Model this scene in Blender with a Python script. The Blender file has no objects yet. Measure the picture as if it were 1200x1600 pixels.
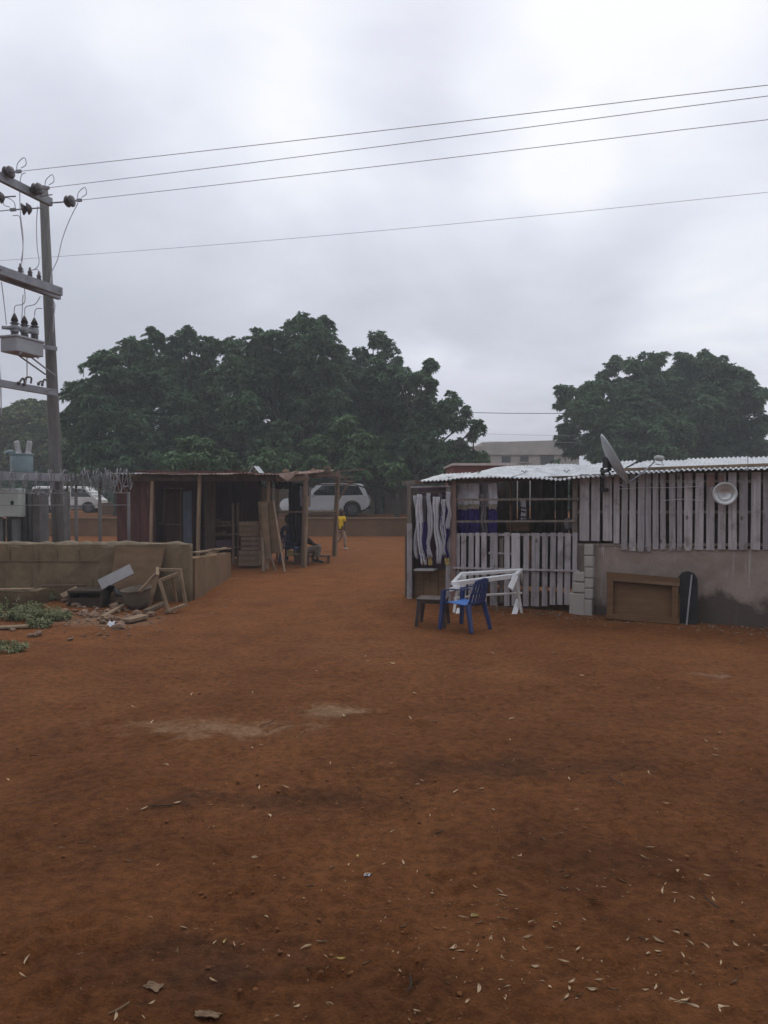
import bpy, bmesh, math, random
import numpy as np
from mathutils import Vector, Matrix, noise as mnoise

random.seed(7)
RNG = np.random.default_rng(7)
SC = bpy.context.scene
COL = SC.collection
V = Vector

# ---------------------------------------------------------------- camera model
CAM_H = 2.0
FPX = 1200.0
TH = math.atan(28 / FPX)
CT, ST = math.cos(TH), math.sin(TH)

def P(px, py, Y):
    dx, dy, dz = px - 600, FPX * CT + (800 - py) * ST, -FPX * ST + (800 - py) * CT
    s = Y / dy
    return V((dx * s, Y, CAM_H + dz * s))

def sm(a, b, x):
    t = min(1, max(0, (x - a) / (b - a)))
    return t * t * (3 - 2 * t)

def gz(x, y):
    """height of the ground"""
    z = 0.10 * sm(21, 34, y)
    z += 0.10 * math.exp(-((x - 1.2) ** 2 + (y - 14.2) ** 2) / 4.5)
    z += 0.10 * math.exp(-((x + 6.3) ** 2 / 2.6 + (y - 13.3) ** 2 / 0.6))
    if y > 35:
        z = 0.80
    return z

def G(px, py):
    Y = 10.0
    for _ in range(12):
        p = P(px, py, Y)
        zg = gz(p.x, p.y)
        Y *= (CAM_H - zg) / max(1e-3, CAM_H - p.z)
    p = P(px, py, Y)
    return V((p.x, p.y, gz(p.x, p.y)))

# ---------------------------------------------------------------- mesh builder
ORG = {}

class MB:
    def __init__(self):
        self.v, self.f = [], []

    def add(self, vs, fs):
        n = len(self.v)
        self.v += [tuple(p) for p in vs]
        self.f += [tuple(i + n for i in q) for q in fs]
        return self

    def box(self, c, s, R=None, taper=1.0):
        c = V(c); hx, hy, hz = s[0] / 2, s[1] / 2, s[2] / 2
        vs = []
        for z in (-1, 1):
            k = taper if z > 0 else 1.0
            for x, y in ((-1, -1), (1, -1), (1, 1), (-1, 1)):
                p = V((x * hx * k, y * hy * k, z * hz))
                vs.append(c + (R @ p if R else p))
        return self.add(vs, [(3, 2, 1, 0), (4, 5, 6, 7), (0, 1, 5, 4), (1, 2, 6, 5), (2, 3, 7, 6), (3, 0, 4, 7)])

    def bar(self, p0, p1, w, d, up=(0, 0, 1), w1=None, d1=None):
        p0, p1 = V(p0), V(p1)
        t = (p1 - p0).normalized(); u = V(up)
        if abs(t.dot(u)) > 0.98: u = V((0, 1, 0)) if abs(t.y) < 0.9 else V((1, 0, 0))
        s = t.cross(u).normalized(); u = s.cross(t).normalized()
        vs = []
        for p, ww, dd in ((p0, w, d), (p1, w1 or w, d1 or d)):
            for a, b in ((-1, -1), (1, -1), (1, 1), (-1, 1)):
                vs.append(p + s * (a * ww / 2) + u * (b * dd / 2))
        return self.add(vs, [(3, 2, 1, 0), (4, 5, 6, 7), (0, 1, 5, 4), (1, 2, 6, 5), (2, 3, 7, 6), (3, 0, 4, 7)])

    def tube(self, pts, r, n=8):
        pts = [V(p) for p in pts]; m = len(pts)
        rs = r if isinstance(r, (list, tuple)) else [r] * m
        t = (pts[1] - pts[0]).normalized()
        u = t.cross(V((0.31, 0.17, 0.93))).normalized()
        if u.length < 0.5: u = V((1, 0, 0))
        vs = []
        for i, p in enumerate(pts):
            t = (pts[min(i + 1, m - 1)] - pts[max(i - 1, 0)]).normalized()
            u = (u - t * u.dot(t)).normalized(); w = t.cross(u)
            for k in range(n):
                a = 2 * math.pi * k / n
                vs.append(p + (u * math.cos(a) + w * math.sin(a)) * rs[i])
        fs = []
        for i in range(m - 1):
            for k in range(n):
                k2 = (k + 1) % n
                fs.append((i * n + k, i * n + k2, (i + 1) * n + k2, (i + 1) * n + k))
        fs.append(tuple(range(n - 1, -1, -1))); fs.append(tuple((m - 1) * n + k for k in range(n)))
        return self.add(vs, fs)

    def lathe(self, prof, M=None, n=16, close=False):
        M = M or Matrix.Identity(4); vs, fs = [], []
        for r, h in prof:
            for k in range(n):
                a = 2 * math.pi * k / n
                vs.append(M @ V((r * math.cos(a), r * math.sin(a), h)))
        m = len(prof)
        for i in range(m - 1):
            for k in range(n):
                k2 = (k + 1) % n
                fs.append((i * n + k, i * n + k2, (i + 1) * n + k2, (i + 1) * n + k))
        if close:
            fs.append(tuple(range(n - 1, -1, -1))); fs.append(tuple((m - 1) * n + k for k in range(n)))
        return self.add(vs, fs)

    def prism(self, poly, M, d):
        n = len(poly)
        vs = [M @ V((x, y, 0)) for x, y in poly] + [M @ V((x, y, d)) for x, y in poly]
        fs = [tuple(range(n - 1, -1, -1)), tuple(range(n, 2 * n))]
        fs += [(i, (i + 1) % n, n + (i + 1) % n, n + i) for i in range(n)]
        return self.add(vs, fs)

    def grid(self, fn, nu, nv):
        vs = [fn(i / nu, j / nv) for j in range(nv + 1) for i in range(nu + 1)]
        fs = [(j * (nu + 1) + i, j * (nu + 1) + i + 1, (j + 1) * (nu + 1) + i + 1, (j + 1) * (nu + 1) + i)
              for j in range(nv) for i in range(nu)]
        return self.add(vs, fs)

    def rock(self, c, s, rng=random, sub=1):
        bm = bmesh.new(); bmesh.ops.create_icosphere(bm, subdivisions=sub, radius=1)
        a = rng.random() * 6.28
        vs = []
        for q in bm.verts:
            k = 1 + rng.uniform(-.28, .22)
            x, y, z = q.co.x * s[0] * k, q.co.y * s[1] * k, q.co.z * s[2] * k
            vs.append((c[0] + x * math.cos(a) - y * math.sin(a), c[1] + x * math.sin(a) + y * math.cos(a), c[2] + z))
        bm.verts.index_update()
        fs = [tuple(w.index for w in q.verts) for q in bm.faces]
        bm.free()
        return self.add(vs, fs)

    def build(self, name, m, parent=None, smooth=False, origin=None, bevel=0, solid=0, sub=0):
        o0 = V(ORG[parent.name]) if parent else None
        if o0 is None:
            if origin is None:
                a = np.array(self.v); lo, hi = a.min(0), a.max(0)
                origin = ((lo[0] + hi[0]) / 2, (lo[1] + hi[1]) / 2, lo[2])
            o0 = V(origin)
        me = bpy.data.meshes.new(name)
        me.from_pydata([(x - o0.x, y - o0.y, z - o0.z) for x, y, z in self.v], [], self.f)
        me.materials.append(m)
        if smooth: me.polygons.foreach_set('use_smooth', [True] * len(me.polygons))
        me.update()
        o = bpy.data.objects.new(name, me); COL.objects.link(o)
        if parent: o.parent = parent
        else: o.location = o0
        ORG[o.name] = tuple(o0)
        if solid:
            md = o.modifiers.new('solid', 'SOLIDIFY'); md.thickness = solid; md.offset = 0
        if bevel:
            md = o.modifiers.new('bevel', 'BEVEL'); md.width = bevel; md.segments = 2; md.limit_method = 'ANGLE'; md.angle_limit = 0.6
        if sub:
            md = o.modifiers.new('sub', 'SUBSURF'); md.levels = sub; md.render_levels = sub
        return o

def mesh_np(name, verts, faces_flat, per, m, parent=None, origin=(0, 0, 0), smooth=False):
    """fast mesh from numpy arrays (all faces with `per` corners)"""
    o0 = np.array(ORG[parent.name]) if parent else np.array(origin)
    me = bpy.data.meshes.new(name)
    nv, nf = len(verts), len(faces_flat) // per
    me.vertices.add(nv); me.vertices.foreach_set('co', (verts - o0).astype(np.float32).ravel())
    me.loops.add(nf * per); me.loops.foreach_set('vertex_index', faces_flat.astype(np.int32))
    me.polygons.add(nf); me.polygons.foreach_set('loop_start', np.arange(0, nf * per, per, dtype=np.int32))
    try: me.polygons.foreach_set('loop_total', np.full(nf, per, dtype=np.int32))
    except Exception: pass
    if smooth: me.polygons.foreach_set('use_smooth', np.ones(nf, dtype=bool))
    me.materials.append(m); me.update(calc_edges=True); me.validate()
    o = bpy.data.objects.new(name, me); COL.objects.link(o)
    if parent: o.parent = parent
    else: o.location = tuple(o0)
    ORG[o.name] = tuple(o0)
    return o

def tag(o, label=None, cat=None, group=None, kind=None):
    if label: o['label'] = label
    if cat: o['category'] = cat
    if group: o['group'] = group
    if kind: o['kind'] = kind
    return o

def thing(name, label, cat, loc, group=None):
    o = bpy.data.objects.new(name, None); COL.objects.link(o)
    o.empty_display_size = 0.2
    o.location = loc; ORG[o.name] = tuple(loc)
    return tag(o, label, cat, group)

def kids(o): return [c for c in bpy.data.objects if c.parent == o]

def copy_tree(o, parent=None):
    c = o.copy(); COL.objects.link(c)
    if parent: c.parent = parent
    for ch in kids(o): copy_tree(ch, c)
    return c

def rotz(a): return Matrix.Rotation(a, 3, 'Z')

# ---------------------------------------------------------------- materials
def mat(name, c1, c2=None, c3=None, scale=4, rough=.85, bump=.25, bscale=None, bdist=.01, stretch=(1, 1, 1), metal=0,
        detail=6, island=0.0, spec=.25, pos=(.35, .65), trans=0):
    m = bpy.data.materials.new(name); m.use_nodes = True
    nt = m.node_tree; N, L = nt.nodes, nt.links
    b = N['Principled BSDF']
    b.inputs['Roughness'].default_value = rough; b.inputs['Metallic'].default_value = metal
    b.inputs['Specular IOR Level'].default_value = spec
    tc = N.new('ShaderNodeTexCoord'); mp = N.new('ShaderNodeMapping'); mp.inputs['Scale'].default_value = stretch
    L.new(tc.outputs['Object'], mp.inputs['Vector'])
    nz = N.new('ShaderNodeTexNoise'); nz.inputs['Scale'].default_value = scale; nz.inputs['Detail'].default_value = detail
    nz.inputs['Roughness'].default_value = .65
    L.new(mp.outputs[0], nz.inputs['Vector'])
    rp = N.new('ShaderNodeValToRGB')
    rp.color_ramp.elements[0].position = pos[0]; rp.color_ramp.elements[1].position = pos[1]
    rp.color_ramp.elements[0].color = (*c1, 1); rp.color_ramp.elements[1].color = (*(c2 or c1), 1)
    if c3:
        e = rp.color_ramp.elements.new(min(.98, pos[1] + .12)); e.color = (*c3, 1)
    L.new(nz.outputs['Fac'], rp.inputs[0])
    out = rp.outputs[0]
    if island:
        ge = N.new('ShaderNodeNewGeometry'); mr = N.new('ShaderNodeMapRange')
        mr.inputs['To Min'].default_value = 1 - island; mr.inputs['To Max'].default_value = 1 + island
        L.new(ge.outputs['Random Per Island'], mr.inputs['Value'])
        mx = N.new('ShaderNodeVectorMath'); mx.operation = 'SCALE'
        L.new(out, mx.inputs[0]); L.new(mr.outputs[0], mx.inputs['Scale']); out = mx.outputs[0]
    L.new(out, b.inputs['Base Color'])
    if bump:
        n2 = N.new('ShaderNodeTexNoise'); n2.inputs['Scale'].default_value = bscale or scale * 4; n2.inputs['Detail'].default_value = 5
        L.new(mp.outputs[0], n2.inputs['Vector'])
        bp = N.new('ShaderNodeBump'); bp.inputs['Strength'].default_value = bump; bp.inputs['Distance'].default_value = bdist
        L.new(n2.outputs['Fac'], bp.inputs['Height']); L.new(bp.outputs[0], b.inputs['Normal'])
    if trans:
        tr = N.new('ShaderNodeBsdfTranslucent'); L.new(out, tr.inputs['Color'])
        ms = N.new('ShaderNodeMixShader'); ms.inputs[0].default_value = trans
        L.new(b.outputs[0], ms.inputs[1]); L.new(tr.outputs[0], ms.inputs[2])
        L.new(ms.outputs[0], N['Material Output'].inputs['Surface'])
    return m

M = {}
M['slat'] = mat('weathered_grey_board', (.235, .212, .210), (.395, .362, .358), scale=2.2, stretch=(6, 6, 1), island=.16, bump=.4, bscale=14, rough=.9)
M['slat2'] = mat('old_brown_board', (.13, .105, .09), (.23, .195, .17), scale=2.2, stretch=(6, 6, 1), island=.15, bump=.4, bscale=14, rough=.9)
M['post'] = mat('post_timber', (.13, .09, .062), (.20, .145, .105), scale=2.5, stretch=(8, 8, 1), bump=.4, bscale=16, rough=.9, island=.12)
M['redpost'] = mat('reddish_timber', (.20, .13, .11), (.27, .18, .15), scale=2.5, stretch=(8, 8, 1), bump=.4, rough=.9, island=.1)
M['tan'] = mat('pale_timber', (.19, .13, .082), (.30, .215, .14), scale=2.5, stretch=(3, 3, 1), bump=.3, rough=.9, island=.15)
M['ply'] = mat('plywood', (.13, .085, .048), (.19, .125, .075), scale=1.6, stretch=(1, 1, 2.5), bump=.15, rough=.85)
M['plyd'] = mat('stained_plywood', (.105, .062, .033), (.185, .115, .065), scale=1.6, stretch=(1, 1, 2.5), bump=.15, rough=.85)
M['cabinet'] = mat('brown_varnished_wood', (.10, .05, .021), (.155, .08, .036), scale=1.5, stretch=(1, 1, 7), bump=.2, rough=.7, island=.12)
M['galv'] = mat('galvanised_sheet', (.28, .29, .305), (.53, .55, .57), scale=1.6, stretch=(4, 1, 1), rough=.42, metal=.45, bump=.1, spec=.4, detail=9, pos=(.3, .6))
M['rust'] = mat('rusty_sheet', (.15, .085, .06), (.29, .205, .17), (.44, .38, .345), scale=2.2, rough=.85, bump=.2)
M['maroon'] = mat('maroon_board', (.062, .024, .022), (.105, .042, .037), scale=1.8, stretch=(5, 5, 1), rough=.75, bump=.25, island=.12)
M['darkwood'] = mat('dark_wood', (.082, .050, .036), (.145, .094, .067), scale=2, stretch=(5, 5, 1), rough=.85, bump=.3, island=.15)
M['bluegrey'] = mat('bluegrey_paint', (.07, .085, .11), (.11, .13, .16), scale=3, rough=.6, bump=.15)
M['steel'] = mat('galvanised_steel', (.22, .22, .24), (.31, .31, .335), scale=5, rough=.55, metal=.3, bump=.1)
M['porcelain'] = mat('brown_porcelain', (.05, .038, .038), (.075, .055, .055), scale=5, rough=.3, bump=0, spec=.5)
M['whiteporc'] = mat('white_porcelain', (.45, .45, .44), (.55, .55, .54), scale=5, rough=.3, bump=0, spec=.5)
M['poletimber'] = mat('pole_timber', (.12, .114, .106), (.185, .176, .166), scale=2.5, stretch=(9, 9, 1), bump=.4, rough=.95)
M['clothc'] = mat('cream_cloth', (.28, .255, .20), (.38, .35, .28), scale=5, rough=.95, bump=.15, spec=.1)
M['kerbw'] = mat('earthy_render', (.125, .066, .031), (.175, .10, .052), scale=1.3, rough=.95, bump=.3)
M['voidw'] = mat('void_shade', (.035, .024, .017), (.065, .046, .033), scale=3, stretch=(1, 1, 5), rough=.9, bump=.3)  # near-black tone stands in for the shade under the planks
M['cable'] = mat('aluminium_cable', (.44, .44, .455), (.52, .52, .535), rough=.6, bump=0)
M['greytank'] = mat('grey_enamel', (.30, .31, .33), (.38, .39, .41), scale=3, rough=.5, bump=.05)
M['tealtank'] = mat('teal_grey_enamel', (.19, .26, .27), (.25, .32, .33), scale=3, rough=.5, bump=.05)
M['cabbox'] = mat('pale_grey_metal', (.36, .38, .35), (.44, .46, .43), scale=3, rough=.5, bump=.05)
M['radiator'] = mat('grey_radiator', (.10, .10, .10), (.16, .155, .15), scale=3, rough=.6, bump=.1, island=.12)
M['galvpost'] = mat('galvanised_post', (.10, .092, .086), (.15, .138, .13), scale=5, rough=.6, metal=.2, bump=.1)
M['wire'] = mat('razor_wire', (.20, .20, .205), (.30, .30, .305), rough=.5, metal=.3, bump=0)
M['white'] = mat('white_paint', (.74, .74, .74), (.86, .86, .86), scale=6, rough=.6, bump=.2, stretch=(1, 1, 1))
M['whited'] = mat('grubby_white_paint', (.42, .38, .34), (.68, .66, .64), scale=3, rough=.7, bump=.2)
M['litpl'] = mat('lit_blue_plastic', (.035, .13, .42), (.05, .17, .50), scale=5, rough=.4, bump=.03, spec=.5)  # lit tone of the chair plastic, for the seat
M['shadepl'] = mat('shaded_blue_plastic', (.016, .033, .115), (.023, .045, .15), scale=5, rough=.45, bump=.03, spec=.5)  # same plastic as in shade, painted on back, arms and legs
M['brownpl'] = mat('dark_brown_plastic', (.05, .035, .032), (.085, .06, .052), scale=5, rough=.5, bump=.05, spec=.4)
M['black'] = mat('black_rubber', (.018, .018, .019), (.032, .032, .034), scale=6, rough=.75, bump=.15)
M['clothw'] = mat('white_cloth', (.46, .45, .48), (.60, .59, .62), scale=5, rough=.95, bump=.15, spec=.1)
M['clothp'] = mat('purple_cloth', (.035, .022, .11), (.06, .038, .16), scale=5, rough=.95, bump=.15, spec=.1)
M['clothy'] = mat('yellow_cloth', (.34, .25, .09), (.44, .33, .13), scale=5, rough=.95, bump=.15, spec=.1)
M['clothm'] = mat('mauve_cloth', (.10, .065, .085), (.15, .10, .125), scale=5, rough=.95, bump=.15, spec=.1)
M['clothd'] = mat('dark_cloth', (.02, .016, .018), (.035, .028, .03), scale=5, rough=.95, bump=.15, spec=.1)
M['clothg'] = mat('grey_cloth', (.16, .14, .15), (.22, .20, .21), scale=5, rough=.95, bump=.15, spec=.1)
M['alu'] = mat('dull_aluminium', (.55, .56, .55), (.68, .69, .68), scale=4, rough=.38, metal=.75, bump=.06)
M['dish'] = mat('grey_dish_paint', (.34, .37, .38), (.44, .465, .48), scale=3, rough=.5, bump=.05)
M['leafA'] = mat('neem_leaves', (.065, .130, .066), (.135, .215, .112), scale=1.3, rough=.6, bump=0, island=.18, spec=.2, trans=.28)
M['leafB'] = mat('lighter_leaves', (.075, .138, .060), (.140, .22, .098), scale=1.3, rough=.6, bump=0, island=.18, spec=.25, trans=.2)
M['leafC'] = mat('yellow_green_leaves', (.11, .15, .07), (.17, .21, .10), scale=.5, rough=.6, bump=0, island=.3, spec=.2, trans=.2)
M['bark'] = mat('tree_bark', (.035, .032, .026), (.065, .058, .046), scale=6, stretch=(1, 1, .3), bump=.6, rough=.95)
M['weed'] = mat('weed_leaves', (.14, .16, .07), (.23, .24, .12), scale=3, rough=.6, bump=0, island=.35, trans=.2)
M['skin'] = mat('dark_brown_skin', (.055, .03, .02), (.075, .042, .028), scale=6, rough=.55, bump=.05)
M['hair'] = mat('black_hair', (.008, .007, .007), (.015, .012, .012), scale=20, rough=.8, bump=.3)
M['yshirt'] = mat('yellow_cotton', (.72, .47, .02), (.82, .55, .035), scale=5, rough=.9, bump=.15, spec=.1)
M['khaki'] = mat('khaki_cotton', (.30, .22, .15), (.38, .28, .20), scale=5, rough=.9, bump=.15, spec=.1)
M['greytr'] = mat('grey_trousers', (.16, .14, .115), (.22, .19, .16), scale=5, rough=.9, bump=.15, spec=.1)
M['navycloth'] = mat('navy_patterned_cloth', (.025, .022, .04), (.06, .055, .085), scale=9, rough=.9, bump=.15, spec=.1)
M['shoe'] = mat('pale_shoe', (.45, .42, .40), (.55, .52, .50), scale=5, rough=.7, bump=.05)
M['carw'] = mat('white_car_paint', (.60, .62, .64), (.76, .78, .80), scale=1.2, rough=.14, bump=0, spec=.5)
M['vanw'] = mat('dusty_white_paint', (.60, .60, .58), (.72, .72, .70), scale=1.5, rough=.4, bump=0, spec=.4)
M['glass'] = mat('tinted_glass', (.008, .010, .012), (.012, .014, .016), scale=1, rough=.08, bump=0, spec=.5)
M['tyre'] = mat('tyre_rubber', (.015, .015, .015), (.026, .025, .024), scale=6, rough=.85, bump=.2)
M['rim'] = mat('alloy_rim', (.10, .10, .105), (.16, .16, .165), scale=5, rough=.4, metal=.6, bump=0)
M['redlamp'] = mat('smoked_red_lamp', (.05, .010, .010), (.07, .013, .013), scale=3, rough=.2, bump=0, spec=.5)
M['trim'] = mat('black_trim', (.018, .018, .019), (.026, .026, .027), scale=4, rough=.5, bump=0)
M['beige'] = mat('beige_render', (.22, .17, .115), (.29, .225, .16), scale=1.5, rough=.95, bump=.2)
M['browall'] = mat('brown_grey_render', (.115, .085, .063), (.16, .12, .09), scale=1.2, rough=.95, bump=.2)
M['rock'] = mat('rubble', (.15, .092, .06), (.25, .17, .12), (.34, .28, .23), scale=6, rough=.95, bump=.4, island=.3)
M['leafdry'] = mat('dry_leaf', (.50, .345, .20), (.70, .54, .36), scale=12, rough=.8, bump=.1, island=.0)
M['leafdry2'] = mat('dry_yellow_leaf', (.40, .30, .09), (.50, .40, .14), scale=12, rough=.8, bump=.1)
M['leafdry3'] = mat('brown_leaf', (.17, .105, .06), (.27, .18, .11), scale=12, rough=.8, bump=.1)
M['clod'] = mat('earth_clod', (.14, .056, .021), (.21, .09, .036), scale=3, rough=.95, bump=.3, island=.35)
M['chip'] = mat('pale_chips', (.26, .17, .10), (.44, .31, .20), scale=3, rough=.9, bump=.1, island=.3)
M['paper'] = mat('white_paper', (.55, .56, .60), (.70, .71, .74), scale=6, rough=.9, bump=.1)
M['screed'] = mat('pale_blockwork', (.32, .295, .27), (.42, .39, .36), scale=1.0, rough=.95, bump=.2)
M['darkopen'] = mat('dark_window_opening', (.05, .05, .052), (.07, .07, .072), rough=.9, bump=0)
M['redwall'] = mat('red_brown_paint', (.20, .075, .06), (.27, .11, .09), scale=2, rough=.85, bump=.1)
M['paleroof'] = mat('pale_roof_sheet', (.42, .37, .34), (.52, .46, .43), scale=2, rough=.8, bump=.1)
M['gapwall'] = mat('gap_bright_wall', (.62, .60, .57), (.72, .70, .67), scale=1.5, rough=.95, bump=.2)  # only for the wall added to brighten the shed gaps
M['clay'] = mat('grey_clay', (.12, .095, .07), (.18, .145, .11), scale=5, rough=.9, bump=.3)
M['greyplank'] = mat('pale_grey_plank', (.27, .26, .265), (.36, .345, .345), scale=2, stretch=(1, 1, 1), rough=.9, bump=.3)
M['blackpoly'] = mat('black_polythene', (.014, .013, .014), (.03, .028, .027), scale=4, rough=.55, bump=.5, bdist=.03)
M['cementw'] = mat('cement_render', (.15, .098, .045), (.235, .160, .080), (.28, .20, .11), scale=1.1, rough=.95, bump=.35, bdist=.015)
M['mudw'] = mat('earth_render', (.15, .09, .046), (.20, .125, .070), scale=1.3, rough=.95, bump=.3)
M['coping'] = mat('pale_mortar', (.17, .135, .09), (.29, .235, .165), scale=4, rough=.95, bump=.5)

def ramp(N, stops):
    r = N.new('ShaderNodeValToRGB'); e = r.color_ramp.elements
    e[0].position, e[0].color = stops[0][0], (*stops[0][1], 1)
    e[1].position, e[1].color = stops[-1][0], (*stops[-1][1], 1)
    for p, c in stops[1:-1]:
        k = e.new(p); k.color = (*c, 1)
    return r

def nz_node(N, L, vec, scale, detail=6, rough=.6, dist=0):
    n = N.new('ShaderNodeTexNoise'); n.inputs['Scale'].default_value = scale; n.inputs['Detail'].default_value = detail
    n.inputs['Roughness'].default_value = rough; n.inputs['Distortion'].default_value = dist
    L.new(vec, n.inputs['Vector']); return n.outputs['Fac']

def math_node(N, L, op, a, b=None, c=None):
    n = N.new('ShaderNodeMath'); n.operation = op
    for i, x in enumerate((a, b, c)):
        if x is None: continue
        if isinstance(x, (int, float)): n.inputs[i].default_value = x
        else: L.new(x, n.inputs[i])
    return n.outputs[0]

def mixc(N, L, fac, a, b, blend='MIX'):
    n = N.new('ShaderNodeMix'); n.data_type = 'RGBA'; n.blend_type = blend
    for k, x in (('Factor', fac), ('A', a), ('B', b)):
        s = [i for i in n.inputs if i.name == k and (i.type == 'RGBA' or k == 'Factor') and (k != 'Factor' or i.type == 'VALUE')][0]
        if isinstance(x, (int, float)): s.default_value = x
        elif isinstance(x, tuple): s.default_value = (*x, 1)
        else: L.new(x, s)
    return [o for o in n.outputs if o.type == 'RGBA'][0]

def ground_material():
    m = bpy.data.materials.new('laterite_soil'); m.use_nodes = True
    nt = m.node_tree; N, L = nt.nodes, nt.links; b = N['Principled BSDF']
    b.inputs['Roughness'].default_value = .95; b.inputs['Specular IOR Level'].default_value = .12
    tc = N.new('ShaderNodeTexCoord'); v = tc.outputs['Object']
    sep = N.new('ShaderNodeSeparateXYZ'); L.new(v, sep.inputs[0])
    big = nz_node(N, L, v, .33, 5, .6, .4)
    mid = nz_node(N, L, v, 1.7, 7, .65, .3)
    fin = nz_node(N, L, v, 14, 8, .7)
    grit = nz_node(N, L, v, 70, 3, .6)
    base = ramp(N, [(.28, (.080, .0292, .0100)), (.48, (.140, .0525, .0178)), (.70, (.205, .083, .0305))])
    L.new(math_node(N, L, 'ADD', math_node(N, L, 'MULTIPLY', big, .55), math_node(N, L, 'MULTIPLY', mid, .45)), base.inputs[0])
    col = base.outputs[0]
    # drier, more orange earth further off, between the sheds
    far = N.new('ShaderNodeMapRange'); far.inputs['From Min'].default_value = 10; far.inputs['From Max'].default_value = 19
    L.new(math_node(N, L, 'ADD', sep.outputs['Y'], math_node(N, L, 'MULTIPLY', mid, 4)), far.inputs['Value'])
    orr = ramp(N, [(.3, (.148, .049, .0135)), (.7, (.215, .080, .0235))]); L.new(mid, orr.inputs[0])
    col = mixc(N, L, far.outputs[0], col, orr.outputs[0])
    # pale sandy washes
    def patch(cx, cy, rx, ry, thr, colr, fmax):
        nonlocal col
        dx = math_node(N, L, 'DIVIDE', math_node(N, L, 'SUBTRACT', sep.outputs['X'], cx), rx)
        dy = math_node(N, L, 'DIVIDE', math_node(N, L, 'SUBTRACT', sep.outputs['Y'], cy), ry)
        d = math_node(N, L, 'SQRT', math_node(N, L, 'ADD', math_node(N, L, 'MULTIPLY', dx, dx), math_node(N, L, 'MULTIPLY', dy, dy)))
        k = math_node(N, L, 'ADD', math_node(N, L, 'SUBTRACT', 1.0, d), math_node(N, L, 'MULTIPLY', math_node(N, L, 'SUBTRACT', nz2, .5), 2.6))
        mr = N.new('ShaderNodeMapRange'); mr.inputs['From Min'].default_value = thr; mr.inputs['From Max'].default_value = thr + .5
        mr.inputs['To Max'].default_value = fmax
        L.new(k, mr.inputs['Value']); col = mixc(N, L, mr.outputs[0], col, colr)
    nz2 = nz_node(N, L, v, 2.6, 8, .72, .6)
    p = G(330, 1140); patch(p.x, p.y, 1.6, .42, .35, (.27, .165, .095), .65)
    p = G(520, 1112); patch(p.x, p.y, .7, .5, .45, (.29, .185, .11), .65)
    p = G(1120, 1055); patch(p.x, p.y, .6, .35, .5, (.26, .165, .11), .7)
    p = G(330, 905); patch(p.x, p.y, 1.3, .5, .3, (.28, .15, .075), .6)
    p = G(560, 1010); patch(p.x, p.y, 2.0, 1.6, .55, (.185, .078, .031), .6)
    p = G(850, 950); patch(p.x, p.y, 2.4, .7, .35, (.15, .10, .062), .7)     # trodden dirt along the shop front
    p = G(160, 970); patch(p.x, p.y, 1.7, .9, .25, (.215, .135, .085), .7)     # crushed rubble dust
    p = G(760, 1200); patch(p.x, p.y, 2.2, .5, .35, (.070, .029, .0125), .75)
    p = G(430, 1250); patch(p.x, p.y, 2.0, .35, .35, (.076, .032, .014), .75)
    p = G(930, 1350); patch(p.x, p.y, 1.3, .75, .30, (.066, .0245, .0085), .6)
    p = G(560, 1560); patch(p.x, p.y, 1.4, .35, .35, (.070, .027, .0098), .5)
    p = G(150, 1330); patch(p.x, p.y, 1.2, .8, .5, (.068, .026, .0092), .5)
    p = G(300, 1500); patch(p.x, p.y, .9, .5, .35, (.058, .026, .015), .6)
    # fine speckle
    sp = ramp(N, [(.28, (.52, .50, .48)), (.5, (1, 1, 1)), (.72, (1.42, 1.45, 1.5))]); L.new(fin, sp.inputs[0])
    col = mixc(N, L, 1.0, col, sp.outputs[0], 'MULTIPLY')
    s2 = ramp(N, [(.3, (.80, .80, .80)), (.7, (1.18, 1.18, 1.18))]); L.new(grit, s2.inputs[0])
    col = mixc(N, L, 1.0, col, s2.outputs[0], 'MULTIPLY')
    L.new(col, b.inputs['Base Color'])
    h = math_node(N, L, 'ADD', math_node(N, L, 'MULTIPLY', fin, 1.0), math_node(N, L, 'MULTIPLY', grit, .25))
    h = math_node(N, L, 'ADD', h, math_node(N, L, 'MULTIPLY', nz2, 1.6))
    bp = N.new('ShaderNodeBump'); bp.inputs['Strength'].default_value = .85; bp.inputs['Distance'].default_value = .03
    L.new(h, bp.inputs['Height']); L.new(bp.outputs[0], b.inputs['Normal'])
    return m

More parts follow.
